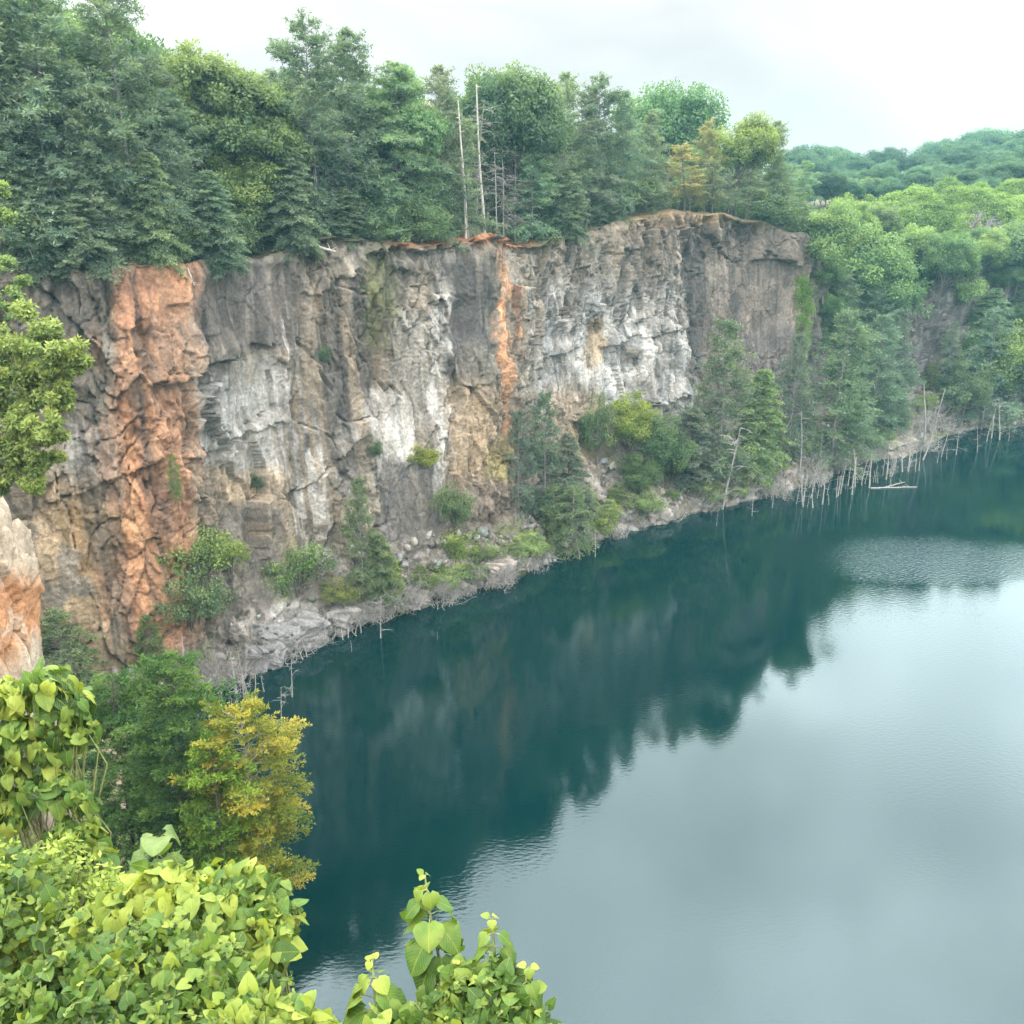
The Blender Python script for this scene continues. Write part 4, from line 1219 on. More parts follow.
# yellow-green creeper over the far slope
km = MB(); rg = np.random.default_rng(62); nk = 0
sel = np.where((verts[:, 0] > 58) & (verts[:, 0] < 150) & (Kg.ravel() > 3.25) & (Kg.ravel() < 4.97) & (Kg.ravel() - 3.25 > .55 * 0) & (vpx > 835))[0]
sel = rg.choice(sel, 8000)
for i_ in sel:
    x, y, z = verts[i_]; kk = Kg.ravel()[i_]
    z = z + .6 + 2.3 * vnoise(x / 4.5, y / 4.5, 63) + 1.3 * vnoise(x / 1.8, y / 1.8, 64) + 1.5 * sstep(3.8, 4.4, kk)
    clump_leaves(km, np.array([x, y, float(z)]), .95, 44, .32, rg, .5 + .22 * float(vnoise(x / 5, y / 5, 65)), .55, 1.2)
o = km.build('creeper_blanket', M['kudzu']); o.color = (.84, .95, 1.25, 1)
tag(o, 'bright yellow-green creeper smothering the far slope right of the cliff', 'creeper', None, 'stuff')

# far wood on the right
for kx in range(185):
    px = rr.uniform(770, 1130); Y = rr.choice([rr.uniform(214, 240), rr.uniform(222, 300), rr.uniform(222, 420)])
    dep = Y * cP; X = (px - 512) / FPX * dep
    z_, dd = plateau(np.array([X]), np.array([Y])); z_ = float(z_[0])
    line = np.interp(px, [770, 820, 900, 960, 1024, 1130], [138, 133, 135, 131, 118, 110])
    lift = np.interp(Y, [222, 300, 420], [42, 20, 0])
    zt = at_Y(px, line + lift + rr.uniform(-5, 10), Y)[2]
    h = np.clip(zt - z_ + 1, 7, 30); z_ = z_ - 1
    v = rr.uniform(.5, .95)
    put(rr.choice(['oak1', 'oak2', 'oak3']), (X, Y, zt - h), h, rr.uniform(1.0, 1.35), None, (v * .82, v, v * 1.25),  # bluish cast of distance haze painted into the crown colour
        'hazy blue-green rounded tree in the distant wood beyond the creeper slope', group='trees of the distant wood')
for px, Y, yt, kd, c_, lab in ((660, 0, 0, None, None, None), (838, 226, 182, 'light1', YEL, 'pale olive tree in front of the distant wood, left of the creeper slope'),
                             (868, 228, 176, 'light2', (1.4, 1.3, .9), 'light olive tree right beside the pale olive one, below the distant wood'),
                             (1012, 232, 160, 'oak1', (1.1, 1.2, 1.), 'light green rounded tree at the right edge before the distant wood')):
    if not kd: continue
    X = (px - 512) / FPX * Y * cP; z_ = float(plateau(np.array([X]), np.array([float(Y)]))[0][0])
    zt = at_Y(px, yt, Y)[2]
    put(kd, (X, Y, z_ - 1), zt - z_ + 1, 1.2, None, c_, lab, group='trees before the distant wood')

# ------------------------------------------------------------------ dead trees standing in the water and along the shore
PT = 'row of bleached dead trees in the water off the right-hand point'
SN = [
    (803, 507, 31, 3, 'thick bleached stump, leftmost of the row off the right-hand point'), (810, 498, 20, 0, 'thin upright stick beside the leftmost bleached stump'),
    (817, 498, 17, 1, 'short grey stick in the water, third in the row off the right-hand point'), (822, 504, 33, 0, 'pale upright pole nearest the camera in the row off the right-hand point'),
    (829, 505, 11, 2, 'low crooked branchy stump right of the pale pole'), (836, 498, 22, 1, 'slanting thin pole in the middle of the row'),
    (841, 494, 25, 1, 'slanting pole leaning the same way as its thinner neighbour'), (848, 486, 20, 0, 'grey stake close to the rubble shore'),
    (855, 483, 26, 1, 'bleached stake behind the slanting poles'), (862, 486, 18, 2, 'twiggy dead sapling in the water'),
    (869, 488, 33, 1, 'taller grey snag at the near end of the floating log'), (878, 483, 11, 2, 'bent grey twig stump over the floating log'),
    (890, 486, 14, 2, 'short branching snag rising behind the floating log'), (894, 464, 18, 1, 'grey stake on the shore below the slim conifer'),
    (903, 472, 28, 2, 'grey snag with side twigs off the tip of the point'), (910, 467, 25, 2, 'branching snag at the tip of the point'),
    (924, 452, 64, 3, 'tallest thin grey trunk standing in the water beyond the point'), (941, 457, 31, 4, 'leaning snag with long bare branches beyond the point'),
    (956, 455, 24, 4, 'low snag with sprawling branches, farthest out beyond the point'), (991, 438, 28, 0, 'thin pale pole by the far shore near the right edge'),
    (1000, 440, 38, 4, 'many-branched bleached snag by the far shore near the right edge'), (933, 440, 50, 3, 'grey bare trunk on the far shore left of the tallest one'),
]
for px, py, hp, kd, lab in SN:
    p = at_z(px, py, 0.); _, _, dep = project(p)
    put('snag%d' % kd, p, hp * dep / FPX / .93, random.uniform(.95, 1.8), None, None, lab, 'dead tree', PT, tilt=(random.uniform(-.05, .05), random.uniform(-.05, .05)))
SM = [
    (580, 559, 20, 2, 'small grey snag in the water below the willow, left of a pair'), (595, 557, 26, 2, 'small grey snag in the water below the willow, right of a pair'),
    (717, 526, 13, 0, 'white splintered stick alone in the water'), (722, 509, 80, 4, 'tall grey dead conifer with bare side branches in front of the tall dark one'),
    (772, 508, 20, 1, 'thin bleached stake right of the sunken branches'), (752, 516, 22, 4, 'sunken dead crown with grey branches sticking out of the water'),
    (188, 707, 74, 3, 'long thin bare pole at the foot of the rust-coloured stripe'), (209, 722, 46, 4, 'grey dead tree behind the yellowing tree, leftmost in the corner of the lake'),
    (237, 712, 70, 3, 'tall straight bare trunk in the left corner of the lake'), (243, 697, 48, 1, 'thin bare trunk touching the tall straight one'),
    (252, 710, 42, 2, 'short branching dead tree right of the tall straight trunk'), (292, 697, 40, 4, 'dead tree with curved bare branches on its right in the left corner of the lake'),
    (281, 729, 40, 4, 'dead tree with a forked leaning top, nearest the yellowing tree'), (325, 645, 34, 0, 'thin dead stem in front of the grey slab'),
    (381, 638, 44, 4, 'dead tree with drooping branches below the short bushy conifer'), (352, 652, 12, 2, 'low fan of dead branches in the water right of the grey slab'),
    (437, 640, 8, 2, 'single dead branch breaking the water in the middle'), (222, 700, 55, 3, 'grey bare stem left of the tall straight trunk'),
    (800, 470, 60, 3, 'bare grey trunk at the foot of the dull green conifer'), (770, 452, 60, 3, 'slim bare trunk among the conifers on the right-hand slope'),
]
for px, py, hp, kd, lab in SM:
    p = at_z(px, py, 0.) if py > 495 else wall_at(px, py); _, _, dep = project(p)
    put('snag%d' % kd, p, hp * dep / FPX / .93, 1.1, None, None, lab, 'dead tree', 'dead trees along the foot of the cliff', tilt=(random.uniform(-.06, .06), random.uniform(-.06, .06)))
BR = [(232, 690, 40, 2, 'grey web of fine twigs between the tall straight trunks in the left corner'), (205, 672, 44, 1, 'pale tangle of twigs at the cliff foot behind the tall straight trunk'), (270, 690, 30, 1, 'grey twigs in the water below the big smooth slab'), (210, 690, 34, 1, 'grey tangle of bare twigs in the left corner of the lake'), (255, 672, 26, 2, 'grey twiggy brush left of the grey slab'), (185, 660, 24, 1, 'bare brush beside the long thin pole'),
      (375, 628, 22, 2, 'bare twigs on the bank around the drooping dead tree'), (440, 612, 18, 1, 'low bleached twigs on the shore left of centre'), (480, 600, 20, 2, 'grey twig bank on the shore in the middle, left part'),
      (510, 590, 24, 1, 'grey twig bank on the shore in the middle, right part'), (540, 575, 20, 2, 'bare twigs below the small feathery willow'), (700, 500, 18, 2, 'grey brush on the rubble under the tall dark conifer'),
      (745, 492, 44, 1, 'big heap of dead grey branches under the bright green conifer'), (775, 490, 34, 2, 'grey tangled branches right of the big heap'), (812, 478, 46, 1, 'tall bleached brush at the foot of the cliff corner'),
      (838, 462, 26, 2, 'bleached brush on the rubble right of the tall bleached brush'), (880, 452, 22, 1, 'grey brush on the right-hand rubble slope'), (900, 448, 24, 2, 'grey brush at the tip of the right-hand point'),
      (1000, 432, 26, 1, 'bleached brush on the far shore near the right edge'), (945, 425, 22, 2, 'bleached brush on the far shore below the inlet rock'), (640, 520, 14, 2, 'thin scatter of bare twigs on the rubble under the dull green bushy tree'),
      (925, 425, 40, 1, 'tall bare brush beyond the point below the inlet rock')]
for px, py, hp, kd, lab in BR:
    p = wall_at(px, py); _, _, dep = project(p)
    put('brush%d' % kd, p, hp * dep / FPX / .93, .62 + .3 * (hp < 20), None, None, lab, 'dead brush', 'bare brush along the shore')
a, b = at_z(871, 488, .08), at_z(917, 487, .08)
log_between(a, b, .11, 'pale fallen trunk floating among the dead trees off the point', seed=8, name='floating_log', mat='grey_bark')
log_between(at_z(886, 487, .1), at_z(905, 482, .5), .09, 'thin crooked branch lying over the floating trunk', 'branch', 'fallen_branch', 9, 'grey_bark', 5)

# fallen blocks along the shore
rk = MB(); rg = np.random.default_rng(120)
ico = np.array([(0, 0, 1), (.894, 0, .447), (.276, .851, .447), (-.724, .526, .447), (-.724, -.526, .447), (.276, -.851, .447), (.724, .526, -.447), (-.276, .851, -.447), (-.894, 0, -.447), (-.276, -.851, -.447), (.724, -.526, -.447), (0, 0, -1)])
icf = np.array([(0, 1, 2), (0, 2, 3), (0, 3, 4), (0, 4, 5), (0, 5, 1), (1, 6, 2), (2, 7, 3), (3, 8, 4), (4, 9, 5), (5, 10, 1), (6, 7, 2), (7, 8, 3), (8, 9, 4), (9, 10, 5), (10, 6, 1), (11, 7, 6), (11, 8, 7), (11, 9, 8), (11, 10, 9), (11, 6, 10)])
sel = np.where((Kg.ravel() > .97) & (Kg.ravel() < 1.85) & (verts[:, 2] > -.3) & (vpx > 120) & (vpx < 1040))[0]
rcol = []
for i_ in rg.choice(sel, 2600):
    if vpx[i_] < 345 and rg.random() < .7: continue
    s_ = .14 + .8 * rg.random() ** 3.6
    p = verts[i_] + rg.normal(size=3) * .1
    A_ = rg.normal(size=(3, 3)); Q_, _r = np.linalg.qr(A_)
    v = ico * rg.uniform(.5, 1.35, (12, 1)) * np.array([1, .75, .55]) * s_
    rk.add(p + v @ Q_.T, icf)
    c_ = np.array([.165, .152, .136]) * rg.uniform(.5, 1.7) * (1 + rg.normal(size=3) * .05)
    rcol.append(np.repeat(c_[None], 12, 0))
o = rk.build('rubble', M['rock'])
at3 = o.data.attributes.new('stain', 'FLOAT_COLOR', 'POINT'); rcol = np.concatenate(rcol)
at3.data.foreach_set('color', np.c_[rcol, np.ones(len(rcol))].astype(np.float32).ravel())
tag(o, 'grey broken rock heaped along the foot of the cliff', 'rubble', None, 'stuff')
for k in range(60):
    px = rg.uniform(330, 930); sy = np.interp(px, [190, 262, 320, 400, 470, 540, 600, 700, 770, 832, 880, 930], [690, 660, 632, 609, 590, 567, 540, 512, 497, 476, 458, 447])
    p = wall_at(px, sy - rg.uniform(1, 16)); dep = float(project(p)[2])
    put(rg.choice(['brush1', 'brush2']), p, rg.uniform(7, 20) * dep / FPX, rg.uniform(.8, 1.5), None, None, 'low bare grey twigs among the waterside rubble', 'dead brush', 'bare twigs along the waterside rubble')
for k in range(70):
    px = rg.uniform(420, 940); sy = np.interp(px, [420, 470, 540, 600, 700, 770, 832, 880, 940], [604, 590, 567, 540, 512, 497, 476, 458, 440])
    p = wall_at(px, sy - rg.uniform(8, 60) * (1 if px > 560 else .5)); dep = float(project(p)[2]); v = rg.uniform(.8, 1.5)
    put(rg.choice(['bush1', 'bush2', 'willow']), p - np.array([0, 0, .2]), rg.uniform(8, 24) * dep / FPX, rg.uniform(1., 1.6), None, (v * 1.15, v * 1.05, v * .8), 'low green scrub plant on the rubble slope at the foot of the cliff', 'bush', 'scrub on the rubble slope')

# scrub and small trees clothing the slope right of the corner
sel = np.where((Kg.ravel() > 2.1) & (Kg.ravel() < 4.2) & (vpx > 822) & (vpx < 1060) & (vpy < 345) & (vpy > np.where(vpx < 845, 215, 262)))[0]
for i_ in rg.choice(sel, 120):
    px, py = vpx[i_], vpy[i_]
    if 888 < px < 975 and py > 278: continue
    v = rg.uniform(.7, 1.25); dep = vdep[i_]
    put(rg.choice(['light1', 'light2', 'oak2', 'bush1', 'hem2']), verts[i_] - np.array([0, 0, .5]), rg.uniform(18, 44) * dep / FPX, rg.uniform(1.1, 1.5), None, (v, v * 1.08, v * .98), 'hazy green tree crowding the slope under the yellow creeper', group='trees crowding the slope under the creeper')


def boulder(c, half, rz, lab, colr, seed, cat='boulder', p_=5.):
    n1_, n2_ = 110, 80
    TH, PH = np.meshgrid(np.linspace(0, 2 * math.pi, n1_, endpoint=False), np.linspace(-math.pi / 2, math.pi / 2, n2_), indexing='ij')
    d = np.stack([np.cos(PH) * np.cos(TH), np.cos(PH) * np.sin(TH), np.sin(PH)], -1)
    s = (np.abs(d) ** p_).sum(-1) ** (-1 / p_)
    half = np.array(half); p = d * s[..., None] * half
    u_, w_ = p[..., 0] + .7 * p[..., 1], p[..., 2] - .4 * p[..., 1]
    e1 = cells(u_ / 1.3, w_ / 1.3, seed); e2 = cells(u_ / .45, w_ / .5, seed + 1)
    D_ = .6 * (e1[0] - .5) + .9 * ((e1[1] - .5) * e1[3] + (e1[2] - .5) * e1[4]) + .25 * (e2[0] - .5) + .3 * (e2[1] - .5) * e2[4] - .3 * np.maximum(0, .07 - e1[5]) / .07 + .05 * fbm(u_ * 3, w_ * 3, seed + 2, 3)
    p = p * (1 + D_ / half.mean())[..., None]
    ca_, sa_ = math.cos(rz), math.sin(rz)
    p = np.stack([p[..., 0] * ca_ - p[..., 1] * sa_, p[..., 0] * sa_ + p[..., 1] * ca_, p[..., 2]], -1)
    i = np.arange(n1_)[:, None] * n2_; j = np.arange(n2_ - 1)[None]; i2 = ((np.arange(n1_) + 1) % n1_)[:, None] * n2_
    mb = MB(); mb.add(p.reshape(-1, 3), np.stack([i + j, i2 + j, i2 + j + 1, i + j + 1], -1).reshape(-1, 4))
    o = mb.build('boulder', M['rock']); o.location = c
    n_ = .5 + .5 * fbm(u_ / .5, w_ / .9, seed + 3, 4)
    cl = np.array(colr) * (.6 + .8 * n_[..., None]) * (.85 + .3 * e2[0][..., None])
    a_ = o.data.attributes.new('stain', 'FLOAT_COLOR', 'POINT')
    a_.data.foreach_set('color', np.c_[cl.reshape(-1, 3), np.ones(n1_ * n2_)].astype(np.float32).ravel())
    tag(o, lab, cat, 'big fallen blocks at the foot of the cliff')


boulder(at_z(296, 648, .6) + np.array([-.8, 1.2, .6]), (3.2, 1.6, 1.5), R(38), 'big smooth grey slab dipping into the water at lower left', (.165, .157, .147), 501)
boulder(at_z(262, 664, .6) + np.array([0, 1., .3]), (1.5, 1.2, 1.2), R(10), 'dark grey block at the water left of the big smooth slab', (.17, .165, .16), 502)
boulder(at_z(345, 628, .5) + np.array([-.3, 1., .4]), (1.6, 1.2, 1.), R(60), 'small grey block at the water just right of the big smooth slab', (.15, .14, .128), 503)
boulder(at_z(415, 606, .4) + np.array([-.3, .8, .3]), (1.3, 1.0, .9), R(30), 'brownish block on the shore right of the short bushy conifer', (.22, .19, .16), 504)
boulder(at_z(500, 583, .4) + np.array([-.5, 1.4, .6]), (2.0, 1.4, 1.4), R(50), 'brown-grey block on the shore below the thin orange stripe', (.22, .185, .16), 505)
boulder(at_z(660, 523, .4) + np.array([-.5, 1.2, .4]), (1.5, 1.1, .9), R(20), 'pale block on the shore under the dull green bushy tree', (.21, .19, .165), 506)
boulder(at_z(905, 455, .4) + np.array([-.8, 2., .7]), (3.0, 1.9, 1.5), R(25), 'tan block at the tip of the right-hand point', (.2, .175, .145), 507)

for k in range(46):
    px = rg.uniform(795, 925) if k < 30 else rg.choice([rg.uniform(195, 290), rg.uniform(935, 1010)])
    sy = np.interp(px, [190, 262, 300, 790, 832, 860, 915, 960, 1024], [705, 690, 668, 503, 492, 480, 462, 444, 432]) + rg.uniform(0, 12)
    p = at_z(px, sy, 0.); dep = float(project(p)[2])
    put('snag%d' % rg.choice([0, 1, 2, 3, 3]), p, rg.uniform(6, 40) * dep / FPX, rg.uniform(.8, 1.7), None, None, 'thin grey dead stem among the drowned trees in the shallows', 'dead tree', 'drowned stems in the shallows', tilt=(rg.uniform(-.05, .05), rg.uniform(-.05, .05)))

for k in range(22):
    px = rg.uniform(15, 790); p = rim_spot(px, rg.uniform(1.2, 5))
    put('snag%d' % rg.choice([2, 3, 4]), p, rg.uniform(4, 10), rg.uniform(.55, .9), None, None, 'thin grey dead stem among the living trees on the cliff edge', 'dead tree', 'dead stems among the cliff-edge trees', tilt=(rg.uniform(-.15, .15), rg.uniform(-.15, .15)))

for k in range(40):
    px = rg.uniform(205, 520); sy = np.interp(px, [190, 262, 320, 400, 470, 540], [694, 664, 636, 612, 592, 569])
    p = wall_at(px, sy - rg.uniform(-2, 14)); dep = float(project(p)[2])
    put(rg.choice(['brush1', 'brush2']), p + np.array([.3, -.5, .2]), rg.uniform(14, 36) * dep / FPX, rg.uniform(.7, 1.2), None, None, 'bare grey twigs on the rocks at the left end of the shore', 'dead brush', 'bare twigs on the left-hand shore')
# ------------------------------------------------------------------ the near bank: rock, trees, saplings and vines
def leaf_tmpl(kind):
    """outline of one leaf blade, midrib along +y, face up: points, quads, (across, along)"""
    if kind == 'heart':
        hw = np.array([.20, .47, .54, .45, .27, .02]); vv = np.array([0, .14, .34, .58, .8, 1.])
        us = np.array([-1, -.5, 0, .5, 1.])
        P, UV = [], []
        for w_, v in zip(hw, vv):
            for u in us:
                y = v - (.13 * abs(u) * (1 - v) ** 3)
                z = -.26 * v * v + .12 * abs(u) * w_ * 2 - .10 * (abs(u) > .9) * (.6 + .4 * math.cos(v * 9))
                P.append((u * w_, y, z)); UV.append((u * w_ * 2, v))
        nu = 5
        F_ = [(r * nu + c, r * nu + c + 1, (r + 1) * nu + c + 1, (r + 1) * nu + c) for r in range(5) for c in range(4)]
        return np.array(P), np.array(F_), np.array(UV)
    # lobed round vine leaf, as two halves folded at the midrib
    a = np.linspace(-math.pi, math.pi, 13)[:-1]
    rr_ = .5 * (1 + .16 * np.cos(3 * a) + .05 * np.cos(5 * a))
    rr_[0] *= .55
    P = [(0, .45, 0)] + [(r * math.sin(t), .45 + r * math.cos(t), -.10 + .12 * abs(math.sin(t)) - .12 * max(0, math.cos(t))) for r, t in zip(rr_, a)]
    F_ = []
    for k in range(0, 12, 2):
        F_.append((0, 1 + k, 1 + (k + 1) % 12, 1 + (k + 2) % 12))
    P = np.array(P)
    return P, np.array(F_), np.c_[P[:, 0] * 2, P[:, 1]]


TM = {'heart': leaf_tmpl('heart'), 'vine': leaf_tmpl('vine')}


def blades(mb, kind, base, d, up, L, tint, width=1.):
    P, F_, UV = TM[kind]; n = len(base)
    base = np.asarray(base, float); d = np.asarray(d, float); up = np.asarray(up, float) * np.ones((n, 3))
    d = d / np.linalg.norm(d, axis=1, keepdims=True)
    s = np.cross(d, up); s /= np.linalg.norm(s, axis=1, keepdims=True) + 1e-6
    nz_ = np.cross(s, d)
    L = np.broadcast_to(np.asarray(L, float), (n,))
    W_ = np.broadcast_to(np.asarray(width, float), (n,))
    bend = RNG.uniform(.5, 1.8, n)
    v = base[:, None] + L[:, None, None] * (P[None, :, 0, None] * W_[:, None, None] * s[:, None] + P[None, :, 1, None] * d[:, None] + (P[None, :, 2, None] * bend[:, None, None]) * nz_[:, None])
    k = len(P)
    f = (np.arange(n)[:, None, None] * k + F_[None]).reshape(-1, F_.shape[1])
    mb.add(v.reshape(-1, 3), f, np.repeat(np.broadcast_to(np.asarray(tint, float), (n,)), k), np.tile(UV, (n, 1)))


def sapling(name, top, foot, n, L0, L1, lab, seed, mat='bigleaf', tint=.5, extra=.12, cat='sapling'):
    """an upright stem with crossed pairs of large drooping heart-shaped leaves"""
    rng = np.random.default_rng(seed)
    top = np.array(top); foot = np.array(foot)
    root = empty(name, foot); sm = MB(); lf = MB()
    H = np.linalg.norm(top - foot)
    pts = np.array([(top - foot) * t + rng.normal(size=3) * .012 * H * (0 < t < 1) for t in np.linspace(0, 1, 8)])
    tube(sm, pts, np.linspace(.018, .006, 8), 6)
    for k in range(n):
        t = 1 - (k / n) ** .95 * .97
        p = lerp_pts(pts, np.array(t)); L = L0 + (L1 - L0) * min(1, k / 3.)
        for s in range(3 if k == 0 else 3 if k < 2 else 2 + (k % 2)):
            az = k * 1.25 + s * (2 * math.pi / (3 if k == 0 else 3 if k < 2 else 2 + (k % 2))) + rng.normal() * .4 + .5
            h = np.array([math.cos(az), math.sin(az), 0])
            pl = L * rng.uniform(.35, .6)
            q_ = curve_pts(p, h + np.array([0, 0, .55 if k else 1.2]), pl, 3, -.5, .05, rng)
            tube(sm, q_, np.linspace(.006, .004, 4), 4)
            d = h * .9 + np.array([0, 0, -rng.uniform(.35, 1.3) if k else rng.uniform(-.9, .9)])
            blades(lf, 'heart', q_[-1:], d[None], np.array([[0, 0, 1.]]) + h * .5, L * rng.uniform(.85, 1.2), width=1.12, tint=np.clip(tint + (.2 if k == 0 else .12 if k == 1 else .0) + .2 * (t - .6) + rng.normal() * extra, 0, 1))
    sm.build('stem', M['green_stem'], root, True); lf.build('foliage', M[mat], root, True)
    tag(root, lab, cat)
    return root


def cover(name, blobs, kind, L, n, lab, mat, seed, tint=.5, cat='vine', stem=True, droop=.35, width=1., extra=.24):
    """a mound of leaves held on stems: blobs are (px, py, radius px, distance)"""
    rng = np.random.default_rng(seed); lf = MB(); sm = MB()
    cs = [(at_t(px, py, t), r * t / FPX) for px, py, r, t in blobs]
    tot = sum(r * r for _, r in cs)
    root = empty(name, np.mean([c for c, _ in cs], 0) - np.array([0, 0, 2.5]))
    o0 = np.array(root.location)
    for c, r in cs:
        k = int(n * r * r / tot)
        d = rng.normal(size=(k, 3)); d[:, 2] = np.abs(d[:, 2]) * 1.2 - .35; d[:, 1] -= .35
        d /= np.linalg.norm(d, axis=1, keepdims=True)
        keep_ = vnoise(d[:, 0] * 4.5 + c[0] * 3, d[:, 2] * 4.5 + d[:, 1] * 3 + c[1] * 3, seed + 9) > -.28
        d = d[keep_]; k = len(d)
        lump = 1 + .34 * vnoise(d[:, 0] * 3.4 + c[0], d[:, 2] * 3.4 + d[:, 1] * 2 + c[1], seed)
        p = c + d * (r * lump * (1 - .7 * rng.random(k) ** 1.5))[:, None]
        ld = d * .55 + rng.normal(size=(k, 3)) * .62 + np.array([0, 0, -droop])
        up = d * .7 + np.array([0, -.2, .8]) + rng.normal(size=(k, 3)) * .5
        tt = np.clip(tint + .16 * d[:, 2] + extra * rng.normal(size=k) + .34 * vnoise(p[:, 0] * 1.8, p[:, 1] * 1.8 + p[:, 2], seed + 1), 0, 1)  # highlights painted into the tint: upper leaves lighter, in noisy patches
        if kind == 'fine':
            leaves(lf, p - o0, ld, L * rng.uniform(.6, 1.3, k), L * .5, tt, up)
        else:
            blades(lf, kind, p - o0, ld, up, L * np.clip(np.exp(rng.normal(size=k) * .42 - .12), .3, 1.5), tt, width)
        for j in range(max(5, int(r * 22))):
            e = c + d[rng.integers(k)] * r * .95
            b_ = c + np.array([rng.normal() * r * .5, rng.normal() * r * .5, -r * 1.1 - 1])
            tube(sm, np.array([b_, (b_ + e) / 2 + rng.normal(size=3) * .12, e]) - o0, [.014, .01, .005], 5)
        if kind != 'fine':
            for j in range(max(2, int(r * 6))):      # young shoots reaching out of the mound
                dd = rng.normal(size=3); dd[2] = abs(dd[2]) + .5; dd /= np.linalg.norm(dd)
                q_ = curve_pts(c + dd * r * .8 - o0, dd + np.array([0, 0, .2]), r * rng.uniform(.35, .8), 6, -.7, .16, rng)
                tube(sm, q_, np.linspace(.006, .003, 7), 4)
                for e_ in range(7):
                    h_ = rng.normal(size=3); h_[2] = -abs(h_[2]) * droop
                    blades(lf, kind, q_[e_:e_ + 1], h_[None], np.array([[0, -.2, 1.]]) + rng.normal(size=3) * .3, L * (.75 - .075 * e_), np.clip(tint + .05 * e_ + rng.normal() * .1, 0, 1))
    sm.build('stem', M['green_stem'], root, True); lf.build('foliage', M[mat], root, kind != 'fine')
    tag(root, lab, cat)
    return root


# rock buttress at the left edge
def buttress():
    n1_, n2_ = 220, 170
    c = at_t(-62, 604, 50); hx, hy, hz = 3.4, 4.2, 5.6
    th = np.linspace(0, 2 * math.pi, n1_, endpoint=False); ph = np.linspace(-math.pi / 2, math.pi / 2, n2_)
    TH, PH = np.meshgrid(th, ph, indexing='ij')
    d = np.stack([np.cos(PH) * np.cos(TH), np.cos(PH) * np.sin(TH), np.sin(PH)], -1)
    pw = 7.
    s = (np.abs(d[..., 0] * .96 + d[..., 1] * .2) ** pw + np.abs(d[..., 1] * .96 - d[..., 0] * .2) ** pw + np.abs(d[..., 2]) ** pw) ** (-1 / pw)
    p = d * s[..., None] * np.array([hx, hy, hz])
    a_, b_ = p[..., 0] - p[..., 1] * .8, p[..., 2] + .25 * p[..., 0]
    e1 = cells(a_ / 2.6, b_ / 3.2, 301); e2 = cells(a_ / .9, b_ / 1.2, 302); e3 = cells(a_ / .35, b_ / .4, 303)
    D_ = .9 * (e1[0] - .5) + 1.1 * ((e1[1] - .5) * e1[3] + (e1[2] - .5) * e1[4]) + .3 * e2[0] + .4 * (e2[1] - .5) * e2[4] + .09 * e3[0] - .5 * np.maximum(0, .06 - e1[5]) / .06 + .05 * fbm(a_ * 2, b_ * 2, 304, 3)
    p = p * (1 + (D_ / 4)[..., None])
    p[..., 0] += -.55 * (p[..., 2] > 0) * (p[..., 2] / hz) ** 2 * 2 - .10 * np.maximum(0, -p[..., 2])* 0
    p[..., 2] = np.where(p[..., 2] < -2, -2 + (p[..., 2] + 2) * 3.2, p[..., 2])
    p = p + c
    i = np.arange(n1_)[:, None] * n2_; j = np.arange(n2_ - 1)[None]; i2 = ((np.arange(n1_) + 1) % n1_)[:, None] * n2_
    q_ = np.stack([i + j, i2 + j, i2 + j + 1, i + j + 1], -1).reshape(-1, 4)
    mb = MB(); mb.add(p.reshape(-1, 3), q_)
    o = mb.build('rock_outcrop', M['rock'])
    X_, Y_, _ = project(p)
    n_ = .5 + .5 * fbm(a_ / .9, b_ / 1.3, 306, 4)
    cl = np.array([.33, .265, .19]) * (.7 + .6 * n_[..., None]) * (.85 + .3 * e2[0][..., None])
    m = (sstep(560, 590, Y_ + 20 * (n_ - .5)) * (1 - sstep(636, 672, Y_ + .9 * (X_ - 20) + 20 * (n_ - .5))))[..., None] * .9
    cl = cl * (1 - m) + np.array([.38, .175, .075]) * (.7 + .6 * n_[..., None]) * m
    m2 = (sstep(.6, .75, n_) * .6)[..., None]
    cl = cl * (1 - m2) + np.array([.42, .35, .27]) * m2
    at2 = o.data.attributes.new('stain', 'FLOAT_COLOR', 'POINT')
    at2.data.foreach_set('color', np.c_[cl.reshape(-1, 3), np.ones(n1_ * n2_)].astype(np.float32).ravel())
    tag(o, 'pale tan rock buttress with an orange face at the left edge', 'rock')


buttress()


